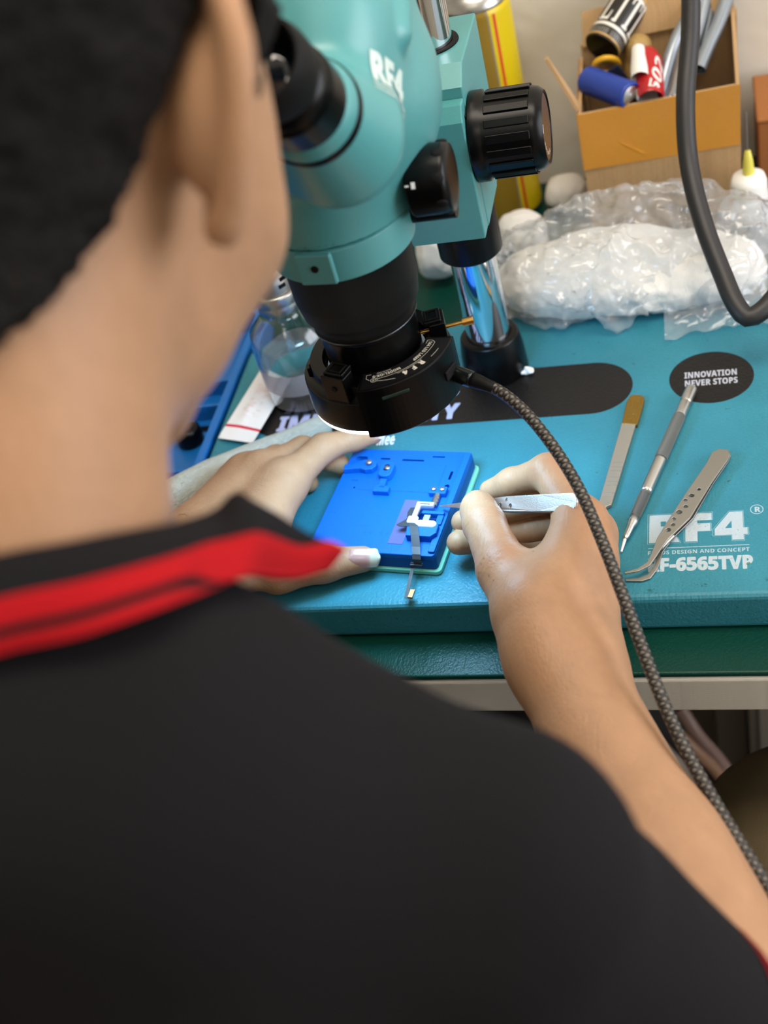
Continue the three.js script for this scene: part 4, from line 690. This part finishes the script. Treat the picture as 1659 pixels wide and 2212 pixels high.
// ---------- knurled pen knife ----------
{
  const g = thing('pen_knife', 'slim silver pen knife with knurled grips beside the curved tweezers', 'knife');
  const P = [[0.2103, -0.1193], [0.1651, 0.0352]], a = [P[0][0], 0.0047, P[0][1]], b = [P[1][0], 0.0042, P[1][1]], L = dist(a, b);
  const knurl = S(0x8f8f8c, 0.42, { metalness: 1, bumpMap: noiseTex(128, (u, v) => 0.5 + 0.25 * Math.sin(2 * PI * 16 * (u + v)) + 0.25 * Math.sin(2 * PI * 16 * (u - v)), 1), bumpScale: 0.0012 }); knurl.bumpMap.repeat.set(3, 4);
  const alu = S(0xc4c4c2, 0.28, { metalness: 1 });
  const sec = (n, pr, m, lab) => mesh(n, aim(lathe(pr.map(([r, t]) => [r * 0.001, t * L]), 32), a, b), m, g, lab);
  sec('cap', [[0, 0], [3.4, 0.001], [4.4, 0.008], [4.5, 0.02], [4.5, 0.1], [3.9, 0.105], [3.9, 0.112], [4.4, 0.118], [4.4, 0.2], [4.3, 0.202], [0, 0.202]], alu, 'smooth silver cap');
  sec('grip', [[0, 0.202], [4.4, 0.202], [4.5, 0.21], [4.5, 0.495], [4.2, 0.5], [0, 0.5]], knurl, 'long knurled grip');
  sec('shaft', [[0, 0.5], [4.2, 0.5], [4.3, 0.505], [4.2, 0.7], [3.9, 0.72], [0, 0.72]], alu);
  sec('front_grip', [[0, 0.72], [3.8, 0.722], [4.0, 0.73], [3.6, 0.865], [0, 0.87]], knurl, 'short knurled grip');
  sec('collet', [[0, 0.868], [3.5, 0.868], [3.6, 0.9], [2.6, 0.925], [2.2, 0.985], [0.9, 1], [0, 1]], alu);
  mesh('blade', rod(b, [[0.1627, 0.0447]].map(([x, z]) => [x, 0.002, z])[0], 0.0011, 0.0007), M.white, g, 'pale needle point');
  rebase(g, 0.187, 0, -0.04);
}

// ---------- things at the back of the bench ----------
const TY = -0.0313;   // top of the green mat
const cardTex = canvasTex(512, 512, (c, w, h) => { c.fillStyle = '#b9976c'; c.fillRect(0, 0, w, h); for (let i = 0; i < 160; i++) { c.fillStyle = `rgba(${90 + rnd() * 60},${65 + rnd() * 45},${35 + rnd() * 30},${rnd() * 0.07})`; c.fillRect(rnd() * w, 0, 1 + rnd() * 6, h); } for (let i = 0; i < 2500; i++) { c.fillStyle = `rgba(${60 + rnd() * 120},${45 + rnd() * 90},${30 + rnd() * 60},0.12)`; c.fillRect(rnd() * w, rnd() * h, 1 + rnd() * 2, 2 + rnd() * 8); } });
const card = S(0xffffff, 0.85, { map: cardTex });
{
  const g = thing('cardboard_box', 'open cardboard box bound with orange tape, crammed with tools', 'box');
  const quadPrism = (a, b, c, d, t) => { const A = [a, b, c, d].map((p) => new THREE.Vector3(...p)), n = A[1].clone().sub(A[0]).cross(A[3].clone().sub(A[0])).normalize().multiplyScalar(t), q = [...A, ...A.map((p) => p.clone().add(n))], f = [[0, 1, 2, 3], [7, 6, 5, 4], [0, 4, 5, 1], [1, 5, 6, 2], [2, 6, 7, 3], [3, 7, 4, 0]], pos = [], uv = []; for (const [i, j, k, l] of f) for (const [m, u, v] of [[i, 0, 0], [j, 1, 0], [k, 1, 1], [i, 0, 0], [k, 1, 1], [l, 0, 1]]) { pos.push(q[m].x, q[m].y, q[m].z); uv.push(u, v); } const h = new THREE.BufferGeometry(); h.setAttribute('position', new THREE.Float32BufferAttribute(pos, 3)); h.setAttribute('uv', new THREE.Float32BufferAttribute(uv, 2)); h.computeVertexNormals(); return h; };
  const F = -0.392, B = -0.487, l = 0.122, r = 0.256;
  mesh('front_wall', quadPrism([l, TY, F], [r, TY, F], [r + 0.002, 0.108, F + 0.004], [l, 0.099, F], -0.003), card, g);
  mesh('side_wall', quadPrism([l, TY, B], [l, TY, F], [l, 0.099, F], [l - 0.002, 0.108, B], -0.003), card, g);
  mesh('side_wall', quadPrism([r, TY, F], [r, TY, B], [r + 0.002, 0.13, B], [r + 0.002, 0.108, F + 0.004], -0.003), card, g);
  mesh('back_wall', quadPrism([l, TY, B], [r, TY, B], [r + 0.004, 0.13, B], [l, 0.12, B], -0.003), card, g);
  mesh('floor_panel', box(l, r, TY, TY + 0.003, B, F), card, g);
  mesh('back_flap', quadPrism([l + 0.002, 0.118, B], [r + 0.004, 0.125, B], [r - 0.004, 0.155, B - 0.01], [l + 0.004, 0.146, B - 0.01], 0.003), card, g);
  mesh('side_flap', quadPrism([l - 0.001, 0.1, F - 0.004], [l - 0.001, 0.101, F - 0.016], [l - 0.024, 0.145, F - 0.022], [l - 0.023, 0.145, F - 0.016], 0.0028), card, g);
  const tape = S(0xeea326, 0.3, { bumpMap: grainMid, bumpScale: 0.0006, clearcoat: 0.3 });
  mesh('tape', quadPrism([l - 0.0006, 0.046, F + 0.0008], [r + 0.001, 0.053, F + 0.003], [r + 0.0025, 0.1085, F + 0.0048], [l - 0.0006, 0.0995, F + 0.0008], 0.0004), tape, g, 'glossy orange packing tape');
  mesh('tape', quadPrism([l - 0.0006, 0.05, B], [l - 0.0006, 0.046, F + 0.0008], [l - 0.0006, 0.0995, F + 0.0008], [l - 0.0026, 0.1085, B], 0.0004), tape, g);
  mesh('tape_crease', box(-0.012, 0.012, -0.0004, 0.0004, 0, 0.0008).rotateZ(-0.62).translate(0.1665, 0.062, F + 0.0016), S(0xe0a040, 0.3), g);
  rebase(g, 0.19, TY, -0.44);
}
// what the box holds
{
  const lab = canvasTex(512, 256, (c, w, h) => { c.fillStyle = '#c09a58'; c.fillRect(0, 0, w, h); c.fillStyle = '#17140f'; c.fillRect(0, 60, w, 120); c.fillStyle = '#e6e2d8'; c.fillRect(0, 66, w, 8); c.fillRect(0, 150, w, 6); c.font = 'bold 84px serif'; for (let i = 0; i < 3; i++) { c.fillText('TLT', 20 + i * 175, 146); } c.font = '18px sans-serif'; for (let i = 0; i < 3; i++) c.fillText('|||||||||||||||||||', 10 + i * 175, 174); for (let i = 0; i < 500; i++) { c.fillStyle = `rgba(${120 + rnd() * 100},${90 + rnd() * 70},40,.4)`; c.fillRect(rnd() * w, 190 + rnd() * 66, 4, 4); } });
  const g = thing('glue_bottle', 'gold and black glue bottle leaning out of the cardboard box', 'bottle'), a = [0.1431, 0.1258, -0.4616], b = [0.179, 0.1525, -0.516];
  mesh('label_wrap', aim(lathe([[0.0165, 0], [0.0172, 0.003], [0.0172, 0.05], [0.0165, 0.052]], 32), a, b), S(0xffffff, 0.35, { map: lab }), g, 'gold and black printed label');
  mesh('bottom', aim(lathe([[0, -0.002], [0.015, -0.002], [0.0168, 0.0005], [0.0168, 0.002], [0, 0.002]], 32), a, b), M.black, g);
  mesh('shoulder', aim(lathe([[0.0165, 0.052], [0.015, 0.057], [0.0085, 0.064], [0.0085, 0.068], [0, 0.068]], 32), a, b), S(0xc09a58, 0.35), g);
  mesh('cap', aim(lathe([[0.009, 0.064], [0.0095, 0.066], [0.007, 0.09], [0, 0.09]], 24), a, b), M.black, g);
  rebase(g, ...a);
  const g2 = thing('golden_pouch', 'crumpled golden pouch standing behind the red and white tube', 'pouch'), c2 = [0.1778, 0.0961, -0.4689];
  mesh('pouch', nets((p) => cap(p, [c2[0], c2[1] - 0.05, c2[2]], [c2[0] - 0.004, c2[1] + 0.022, c2[2]], 0.022, 0.012) + 0.004 * fbm(p[0] * 60, p[1] * 60, p[2] * 60, 2), [c2[0] - 0.05, c2[1] - 0.1, c2[2] - 0.04], [c2[0] + 0.05, c2[1] + 0.06, c2[2] + 0.04], 0.003), S(0xa98a52, 0.4, { bumpMap: grainMid, bumpScale: 0.001 }), g2);
  rebase(g2, ...c2);
  const g3 = thing('battery', 'blue cylindrical battery lying on top of the box contents', 'battery'), d0 = [0.129, 0.1082, -0.4392], d1 = [0.169, 0.1075, -0.3956], L = dist(d0, d1);
  mesh('sleeve', aim(lathe([[0, 0], [0.0105, 0], [0.0118, 0.0012], [0.012, 0.003], [0.012, L - 0.002], [0.0112, L], [0.0095, L], [0.0095, L - 0.001], [0, L - 0.001]], 40), d0, d1), S(0x1d3f9e, 0.38), g3, 'blue plastic sleeve');
  mesh('terminal', aim(lathe([[0, L + 0.0012], [0.0032, L + 0.0012], [0.0036, L], [0.0085, L], [0.0085, L - 0.0012], [0, L - 0.0012]], 32), d0, d1), M.steel, g3, 'steel battery terminal');
  rebase(g3, ...d0);
  const g4 = thing('red_white_tube', 'small white tube with a red printed body beside the pliers', 'tube'), e0 = [0.1851, 0.1035, -0.3925], e1 = [0.1828, 0.1229, -0.4461];
  const rt = canvasTex(256, 256, (c, w, h) => { c.fillStyle = '#b01a1f'; c.fillRect(0, 0, w, h); c.fillStyle = '#e9e6e2'; c.fillRect(w * 0.6, 0, w * 0.4, h); c.font = 'bold 46px sans-serif'; c.save(); c.translate(70, 210); c.rotate(-1.1); c.fillText('502', 0, 0); c.fillText('GLUE', 40, 44); c.restore(); });
  const TL = dist(e0, e1); mesh('tube_body', aim(lathe([[0.0105, 0], [0.012, 0.004], [0.012, TL * 0.75], [0.008, TL * 0.95], [0.006, TL]], 32).rotateY(-1.1), e0, e1), S(0xffffff, 0.35, { map: rt }), g4, 'red and white tube body');
  mesh('nozzle', aim(lathe([[0.0078, TL * 0.3], [0.0078, TL * 0.45], [0.0055, TL * 0.92], [0, TL * 0.98]], 24).translate(-0.007, 0, 0.009), e0, e1), M.white, g4, 'white nozzle cap');
  rebase(g4, ...e0);
  const g5 = thing('pliers', 'silver pliers with curved handles standing up in the box', 'pliers');
  const hm = S(0x9aa3ad, 0.32, { metalness: 0.7 });
  for (const pts of [[[0.1852, 0.0777, -0.3968], [0.1947, 0.1008, -0.4255], [0.2065, 0.1224, -0.4552], [0.2227, 0.1376, -0.4834], [0.2416, 0.1546, -0.5145]], [[0.193, 0.0759, -0.3981], [0.2083, 0.1029, -0.4301], [0.2228, 0.1173, -0.4569], [0.2321, 0.1353, -0.485], [0.2377, 0.1555, -0.5138]]]) mesh('handle', new THREE.TubeGeometry(path(pts), 40, 0.0058, 10).clone(), hm, g5);
  const sp = []; for (let i = 0; i <= 160; i++) { const t = i / 160, A = [0.2026, 0.1007, -0.4056], Bq = [0.2138, 0.1262, -0.4402]; sp.push([mix(A[0], Bq[0], t) + 0.003 * Math.cos(i * 0.9), mix(A[1], Bq[1], t), mix(A[2], Bq[2], t) + 0.003 * Math.sin(i * 0.9)]); }
  mesh('spring', tube(sp, 0.0007, 320, 6), M.steel, g5, 'small coil spring'); rebase(g5, ...[0.1948, 0.1072, -0.3711]);
  const g6 = thing('wire_cutters', 'grey handled cutters at the right side of the box', 'cutters');
  mesh('handle', tube([[0.2257, 0.1077, -0.4273], [0.2344, 0.1179, -0.4477], [0.2439, 0.1279, -0.4684], [0.253, 0.1412, -0.4919], [0.2613, 0.1548, -0.5155]], 0.0062, 30, 10), hm, g6); mesh('handle', tube([[0.2236, 0.1013, -0.4419], [0.2289, 0.1124, -0.4619], [0.2356, 0.1264, -0.4851], [0.2392, 0.1472, -0.5136]], 0.0055, 30, 10), hm, g6); rebase(g6, ...[0.2257, 0.1054, -0.4323]);
  const g7 = thing('black_lead_bundle', 'tangle of black leads stuffed into the cardboard box', 'cable');
  // loops of lead filling the box, highest in its right corner
  for (let k = 0; k < 16; k++) { const pts = [], rx = 0.05 - 0.012 * rnd(), rz = 0.033 - 0.008 * rnd(), ph = k * 2.1; for (let i = 0; i < 11; i++) { const a = i * 0.62 + ph, x = 0.189 + rx * Math.cos(a); pts.push([x, TY + 0.008 + k * 0.0048 + 0.016 * sstep(0.2, 0.24, x) * (k / 16) + 0.003 * Math.sin(i * 1.7 + k), -0.44 + rz * Math.sin(a)]); } mesh('strand', tube(pts, 0.0042, 60, 8), M.rubber, g7); }
  rebase(g7, 0.189, TY, -0.44);
  const g8 = thing('yellow_ring_clip', 'small yellow and navy ring behind the blue battery', 'clip'), cy = [0.1467, 0.1153, -0.4458];
  mesh('ring', new THREE.TorusGeometry(0.0105, 0.0028, 10, 32).rotateX(0.5).translate(...cy), S(0xd8a51e, 0.4), g8); mesh('tab', box(-0.006, 0.006, -0.01, 0.008, -0.002, 0.002, 0.001).rotateZ(0.5).translate(cy[0] + 0.009, cy[1] - 0.006, cy[2] + 0.008), S(0x1a2038, 0.5), g8); rebase(g8, ...cy);
}
{ // spray can
  const t = canvasTex(1024, 512, (c, w, h) => { c.fillStyle = '#d6bd0e'; c.fillRect(0, 0, w, h); c.fillStyle = '#8a6f1e'; c.fillRect(0, 0, w * 0.6, h); c.fillStyle = '#7d7870'; c.fillRect(w * 0.6, 0, 8, h); c.fillStyle = '#c9341c'; c.fillRect(w * 0.625, h * 0.25, 14, h * 0.5); c.fillStyle = '#8b7023'; c.fillRect(w * 0.75, h * 0.72, w * 0.25, h * 0.28); c.fillStyle = '#c9341c'; c.fillRect(w * 0.74, h * 0.72, 10, h * 0.2); c.fillStyle = '#133024'; c.fillRect(w * 0.66, h * 0.83, 22, 22); c.fillStyle = '#d8d0b8'; for (let i = 0; i < 6; i++) c.fillRect(40 + i * 85, 60, 60, 12); });
  const g = thing('spray_can', 'tall yellow and gold spray can against the wall behind the pole', 'can');
  const cx = 0.033, cz = -0.478, put = (q) => q.translate(cx, TY, cz);
  mesh('can_body', put(lathe([[0.032, 0.004], [0.0335, 0.008], [0.0335, 0.205], [0.031, 0.21]], 48).rotateY(3.0)), S(0xffffff, 0.35, { map: t }), g, 'yellow and gold printed can');
  mesh('rim', put(lathe([[0, 0.002], [0.031, 0], [0.033, 0.002], [0.033, 0.006], [0.031, 0.008]], 48)), M.steel, g);
  mesh('dome', put(lathe([[0.031, 0.21], [0.032, 0.213], [0.028, 0.222], [0.014, 0.232], [0.012, 0.236], [0, 0.236]], 40)), M.steel, g);
  mesh('nozzle', put(lathe([[0.0075, 0.236], [0.0075, 0.252], [0, 0.254]], 20)), M.white, g); rebase(g, cx, TY, cz);
}
// cotton: loose lumps and the bagged roll
const cotton = S(0xdfddd8, 0.95, { bumpMap: grainFine, bumpScale: 0.0008 });
{
  const lump = (c, r, s, lab) => { const m = mesh('cotton_lump', nets((p) => ell(p, [0, 0, 0], r) + 0.006 * fbm(p[0] * 45 + s, p[1] * 45, p[2] * 45, 3), r.map((v) => -v - 0.012), r.map((v) => v + 0.012), 0.003), cotton); m.position.set(...c); tag(m, lab, 'cotton', 'loose cotton lumps'); };
  lump([0.093, TY + 0.018, -0.462], [0.023, 0.019, 0.02], 3, 'small white cotton lump between the spray can and the cardboard box');
  lump([0.058, TY + 0.022, -0.385], [0.024, 0.026, 0.022], 9, 'white cotton lump at the foot of the yellow spray can');
  lump([-0.02, TY + 0.03, -0.36], [0.022, 0.03, 0.022], 5, 'white cotton lump behind the lens barrel, left of the pole');
  const g = thing('cotton_bag', 'clear plastic bag of white cotton lying behind the base', 'bag');
  const cf = (p) => smin(ell(p, [0.115, 0.018, -0.262], [0.068, 0.029, 0.046]), ell(p, [0.205, 0.017, -0.258], [0.066, 0.026, 0.045]), 0.035) + 0.011 * fbm(p[0] * 34, p[1] * 34, p[2] * 34, 4);
  mesh('cotton', nets((p) => Math.max(cf(p), 0.003 - p[1]), [0.03, 0, -0.33], [0.285, 0.075, -0.205], 0.0035), cotton, g, 'white cotton wool');
  const film = S(0xf4f6f8, 0.16, { transmission: 0.86, thickness: 0, ior: 1.5, clearcoat: 0.6, clearcoatRoughness: 0.05 });
  const crumple = (p) => 0.016 * (Math.abs(vn(p[0] * 22 + 3, p[1] * 22, p[2] * 22)) + 0.6 * Math.abs(vn(p[0] * 47, p[1] * 47 + 5, p[2] * 47)) + 0.4 * Math.abs(vn(p[0] * 95, p[1] * 95, p[2] * 95))) - 0.012;
  mesh('film', nets((p) => Math.max(smin(cf(p) - 0.004, ell(p, [0.18, 0.026, -0.288], [0.118, 0.04, 0.05]), 0.03) + crumple(p), 0.0012 - p[1]), [0.02, -0.002, -0.37], [0.32, 0.11, -0.19], 0.0024), film, g, 'crumpled clear plastic film');
  // loose mouth of the bag spread on the base
  const n = 26, pos = [], idx = []; for (let i = 0; i <= n; i++) for (let j = 0; j <= n; j++) { const u = i / n, v = j / n, x = 0.19 + 0.105 * u, z = -0.235 + 0.048 * v + 0.012 * vn(u * 5, 2, 7); pos.push(x, 0.0015 + 0.02 * (1 - v) * (0.6 + 0.5 * vn(u * 6, v * 3, 1)) + 0.006 * Math.abs(vn(u * 9, v * 9, 4)), z); } for (let i = 0; i < n; i++) for (let j = 0; j < n; j++) { const a = i * (n + 1) + j, b = a + n + 1; idx.push(a, a + 1, b, b, a + 1, b + 1); }
  const q = new THREE.BufferGeometry(); q.setAttribute('position', new THREE.Float32BufferAttribute(pos, 3)); q.setIndex(idx); q.computeVertexNormals(); mesh('bag_mouth', q, film, g, 'loose clear film'); rebase(g, 0.16, 0, -0.26);
}
{ // squeeze bottle
  const g = thing('squeeze_bottle', 'frosted squeeze bottle with white cap and yellow needle tip', 'bottle'), [cx, cz] = [0.262, -0.365], put = (q) => q.translate(cx, TY, cz);
  const frost = S(0xe3e6ea, 0.35, { transmission: 0.5, thickness: 0 });
  mesh('flask', put(lathe([[0, 0], [0.026, 0], [0.028, 0.003], [0.028, 0.028], [0.026, 0.038], [0.018, 0.047], [0.0135, 0.049], [0, 0.049]], 40)), frost, g, 'frosted clear bottle body');
  mesh('cap', put(lathe([[0.0142, 0.045], [0.0158, 0.046], [0.0152, 0.061], [0.0132, 0.067], [0.006, 0.069], [0, 0.069]], 40)), M.white, g, 'white screw cap');
  mesh('needle_hub', put(lathe([[0.0046, 0.068], [0.005, 0.07], [0.0042, 0.081], [0.0025, 0.09], [0, 0.09]], 20)), S(0xd9cf5a, 0.35), g, 'yellow needle hub');
  mesh('needle', put(rod([0, 0.089, 0], [0, 0.125, 0], 0.0005)), M.steel, g); rebase(g, cx, TY, cz);
}
{ // small brown carton at the right edge
  const g = thing('brown_carton', 'plain brown carton by the wall at the right edge', 'box');
  mesh('carton_body', box(0.273, 0.4, TY, 0.048, -0.515, -0.43, 0.002), S(0xc79a70, 0.8, { map: cardTex }), g); mesh('lid', box(0.272, 0.401, 0.048, 0.053, -0.516, -0.429, 0.002), S(0xd6ab80, 0.8, { map: cardTex }), g); rebase(g, 0.355, TY, -0.46);
}
{ // black hose hanging in from above
  const m = mesh('black_hose', tube([[0.2303, 0.3267, -0.3789], [0.2257, 0.2404, -0.3523], [0.2227, 0.1916, -0.3189], [0.2162, 0.1526, -0.2791], [0.2163, 0.1196, -0.2477], [0.2245, 0.0902, -0.2085], [0.2362, 0.0657, -0.1754], [0.2454, 0.0517, -0.1514], [0.2527, 0.0465, -0.1436], [0.2622, 0.0488, -0.1468], [0.2777, 0.0571, -0.1624], [0.3095, 0.0808, -0.2051], [0.355, 0.1164, -0.2862], [0.3977, 0.1859, -0.3987]], 0.0072, 160, 16), S(0x1b1a1c, 0.5)); tag(m, 'thick black hose hanging in a loop before the cardboard box', 'hose');
}
{ // glass pump bottle
  const P = [-0.1021, 0, -0.1596], g = thing('dispenser_bottle', 'clear glass dispenser bottle with a silver dome cap behind the ring lamp', 'bottle'), put = (q) => q.translate(P[0], 0, P[2]);
  mesh('glass', put(lathe([[0, 0.0005], [0.031, 0.0005], [0.034, 0.003], [0.034, 0.058], [0.032, 0.07], [0.02, 0.082], [0.0165, 0.085], [0.0165, 0.096], [0.0148, 0.096], [0.0148, 0.085], [0.0185, 0.081], [0.03, 0.069], [0.032, 0.058], [0.032, 0.006], [0.029, 0.004], [0, 0.004]], 48)), S(0xf4fbff, 0.04, { transmission: 1, thickness: 0.002, ior: 1.45 }), g, 'clear glass body');
  mesh('neck_ring', put(lathe([[0.0166, 0.088], [0.0185, 0.089], [0.0185, 0.095], [0.0175, 0.096], [0.0185, 0.097], [0.0185, 0.104], [0.017, 0.106], [0, 0.106]], 40)), M.steel, g, 'silver neck ring');
  mesh('dome', put(lathe([[0.0155, 0.106], [0.0155, 0.114], [0.0135, 0.121], [0.008, 0.126], [0, 0.1275]], 40)), M.steelDull, g, 'silver dome cap');
  mesh('dome_slot', put(new THREE.BoxGeometry(0.006, 0.003, 0.001).translate(0, 0.113, 0.0155).rotateY(0.8)), M.black, g); mesh('dome_slot', put(new THREE.BoxGeometry(0.006, 0.003, 0.001).translate(0, 0.118, 0.0148).rotateY(1.0)), M.black, g);
  mesh('paper_label', put(lathe([[0.0343, 0.022], [0.0343, 0.042]], 30).rotateY(0.2)), S(0xe8dfe4, 0.6, { transmission: 0.85, thickness: 0, map: canvasTex(256, 128, (c, w, h) => { c.fillStyle = '#f4f4f6'; c.fillRect(0, 0, w, h); for (let i = 0; i < 60; i++) { c.fillStyle = `rgba(190,120,150,${rnd() * 0.5})`; c.fillRect(rnd() * w, Math.floor(rnd() * 14) * 9, 6 + rnd() * 20, 3); } }) }), g, 'thin pinkish printed label'); rebase(g, P[0], 0, P[2]);
}
{ // sachet
  const q = [[-0.1703, 0.004, -0.1026], [-0.1365, 0.004, -0.0928], [-0.1216, 0.006, -0.1722], [-0.1537, 0.006, -0.1881]], n = 16, pos = [], uv = [], idx = [];
  for (let s = 0; s < 2; s++) for (let i = 0; i <= n; i++) for (let j = 0; j <= n; j++) { const u = i / n, v = j / n, L = (k) => mix(mix(q[0][k], q[1][k], u), mix(q[3][k], q[2][k], u), v); pos.push(L(0), L(1) + (s ? 0.0022 : -0.0015) * Math.sin(PI * u) * Math.sin(PI * v) * (1 + 0.5 * vn(u * 5, v * 5, 2)), L(2)); uv.push(u, v); }
  for (let s = 0; s < 2; s++) for (let i = 0; i < n; i++) for (let j = 0; j < n; j++) { const a = s * (n + 1) ** 2 + i * (n + 1) + j, b = a + n + 1; s ? idx.push(a, b, a + 1, b, b + 1, a + 1) : idx.push(a, a + 1, b, b, a + 1, b + 1); }
  const h = new THREE.BufferGeometry(); h.setAttribute('position', new THREE.Float32BufferAttribute(pos, 3)); h.setAttribute('uv', new THREE.Float32BufferAttribute(uv, 2)); h.setIndex(idx); h.computeVertexNormals();
  const t = canvasTex(256, 512, (c, w, h) => { c.fillStyle = '#dfe1e6'; c.fillRect(0, 0, w, h); c.fillStyle = '#c2183f'; c.fillRect(0, h * 0.8, w, h * 0.035); for (let i = 0; i < 70; i++) { c.fillStyle = `rgba(190,100,130,${0.1 + rnd() * 0.25})`; c.fillRect(50 + rnd() * 120, 60 + Math.floor(rnd() * 22) * 14, 10 + rnd() * 40, 5); } });
  tag(mesh('sachet', h, S(0xffffff, 0.4, { map: t })), 'white foil sachet with a red stripe lying at the left of the base', 'sachet');
}
{ // blue parts tray left of the base, with a metal frame in it
  const g = thing('parts_tray', 'blue plastic parts tray standing left of the teal base', 'tray'), blue = S(0x0d63b0, 0.35);
  const o = roundRect(-0.34, -0.179, -0.3, 0.06, 0.015, 6);
  mesh('tray_floor', plate(o, 0.006, 0.001).translate(0, TY, 0), blue, g);
  mesh('tray_rim', plate(o, 0.03, 0.002, [roundRect(-0.335, -0.184, -0.295, 0.055, 0.011, 6)]).translate(0, TY, 0), blue, g);
  for (const z of [-0.2, -0.165, -0.08, 0.0]) mesh('divider', box(-0.335, -0.184, TY + 0.004, TY + 0.022, z - 0.0015, z + 0.0015, 0.0008), blue, g);
  mesh('dark_slot', box(-0.24, -0.19, TY + 0.0055, TY + 0.0068, -0.155, -0.148), M.black, g); rebase(g, -0.26, TY, -0.12);
  const P = [-0.1872, -0.02, -0.1068], f = thing('shield_frame', 'small rectangular steel frame lying in the blue tray', 'metal frame');
  mesh('frame', plate(roundRect(-0.0095, 0.0095, -0.0135, 0.0135, 0.0015, 3), 0.0022, 0.0003, [roundRect(-0.006, 0.006, -0.0085, 0.0085, 0.001, 3)]).rotateY(-0.2), S(0x9b9484, 0.4, { metalness: 0.8 }), f); f.position.set(P[0], TY + 0.0063, P[2]);
  const Q = [-0.2143, -0.02, -0.1352], bk = thing('black_bushing', 'black round bushing at the left end of the blue tray', 'part');
  mesh('bushing', lathe([[0, 0.001], [0.011, 0], [0.012, 0.002], [0.012, 0.014], [0.009, 0.016], [0.007, 0.016], [0.006, 0.006], [0, 0.006]], 28), M.black, bk); bk.position.set(Q[0], TY + 0.0062, Q[2]);
}
{ // pale tapered tube
  const a = [-0.1897, 0.019, -0.0003], b = [-0.0741, 0.0095, -0.1044], L = dist(a, b), g = thing('silicone_sleeve', 'pale translucent tapered sleeve lying beside the left hand', 'sleeve');
  mesh('sleeve', aim(lathe([[0.016, 0], [0.0182, 0.001], [0.0178, L * 0.35], [0.0135, L * 0.62], [0.0098, L * 0.82], [0.0085, L], [0.0072, L], [0.0085, L * 0.82], [0.012, L * 0.62], [0.0162, L * 0.35], [0.0166, 0.001]], 40), a, b), S(0xdfe6df, 0.35, { transmission: 0.35, thickness: 0, bumpMap: grainCoarse, bumpScale: 0.002 }), g, 'pale translucent tapered sleeve');
  const fl = []; for (let i = 0; i < 26; i++) { const t = 0.2 + 0.5 * rnd(), th = 0.6 + rnd() * 1.4; fl.push([t, th]); }
  rebase(g, ...a);
}
{ // scrap of paper by the pole
  const P = [0.0758, 0, -0.1599]; const m = mesh('paper_scrap', nets((p) => ell(p, [0, 0.0025, 0], [0.006, 0.003, 0.0035]) + 0.0015 * vn(p[0] * 300, p[1] * 300, p[2] * 300), [-0.009, 0, -0.007], [0.009, 0.007, 0.007], 0.0007), M.white); m.position.set(P[0] + 0.006, 0, P[2]); tag(m, 'tiny white paper scrap at the foot of the chrome pole', 'scrap');
}
// ---------- under the bench ----------
{
  const c = [0.1828, -0.5488, -0.1867], m = mesh('black_bag', nets((p) => rbox(p, [0, 0, 0], [0.13, 0.16, 0.08], 0.05) + 0.02 * fbm(p[0] * 14, p[1] * 14, p[2] * 14, 2), [-0.18, -0.22, -0.13], [0.18, 0.22, 0.13], 0.012), S(0x060607, 0.7)); m.position.set(c[0] - 0.14, ROOM.y0 + 0.165, c[2] - 0.04); tag(m, 'black bag in the dark under the bench', 'bag');
  const rods = [[[[0.1741, -0.4155, -0.1376], [0.1883, -0.4373, -0.1226], [0.2107, -0.4821, -0.1177]], 0.007, 'pale pink hose curving under the bench, upper one', 0x9a8078], [[[0.173, -0.4173, -0.1066], [0.1862, -0.431, -0.0989], [0.2063, -0.4694, -0.0992]], 0.0065, 'tan hose under the bench, lower one', 0xa9836a], [[[0.1504, -0.4071, -0.0928], [0.1646, -0.4236, -0.0829], [0.1764, -0.4435, -0.0831]], 0.008, 'pale grey hose under the bench beside the forearm', 0x9a948c]];
  for (const [p, r, l, k] of rods) tag(mesh('hose_piece', tube([...p, [p[2][0] + 0.05, ROOM.y0 + r, p[2][2] - 0.05]], r, 40, 10), S(k, 0.35)), l, 'hose', 'hoses under the bench');
  const k0 = [0.2488, -0.5401, -0.1929], cab = thing('steel_cabinet', 'pale grey steel cabinet under the right end of the bench', 'cabinet');
  mesh('cabinet_body', box(k0[0] - 0.01, k0[0] + 0.4, ROOM.y0, -0.1, -0.5, k0[2], 0.003), S(0x86837c, 0.5), cab); mesh('corner_post', box(k0[0] - 0.045, k0[0] - 0.011, ROOM.y0, -0.1, k0[2] - 0.04, k0[2] - 0.01, 0.002), S(0x4a4238, 0.6), cab);
  mesh('cabinet_door', box(k0[0], k0[0] + 0.38, ROOM.y0 + 0.03, -0.12, k0[2], k0[2] + 0.008, 0.002), S(0x86837c, 0.5), cab); rebase(cab, k0[0] + 0.2, ROOM.y0, -0.3);
  const s = thing('stool', 'round stool hidden under the seated person', 'stool'); mesh('seat', lathe([[0, -0.43], [0.16, -0.43], [0.17, -0.42], [0.17, -0.405], [0.15, -0.392], [0, -0.388]], 40).translate(0.02, 0, 0.5), M.blackSoft, s); mesh('column', rod([0.02, ROOM.y0 + 0.02, 0.5], [0.02, -0.43, 0.5], 0.025), M.steel, s); mesh('foot', lathe([[0, ROOM.y0], [0.17, ROOM.y0], [0.17, ROOM.y0 + 0.015], [0.03, ROOM.y0 + 0.03], [0, ROOM.y0 + 0.03]], 40).translate(0.02, 0, 0.5), M.steel, s); rebase(s, 0.02, ROOM.y0, 0.5);
}
renderer.render(scene, camera);
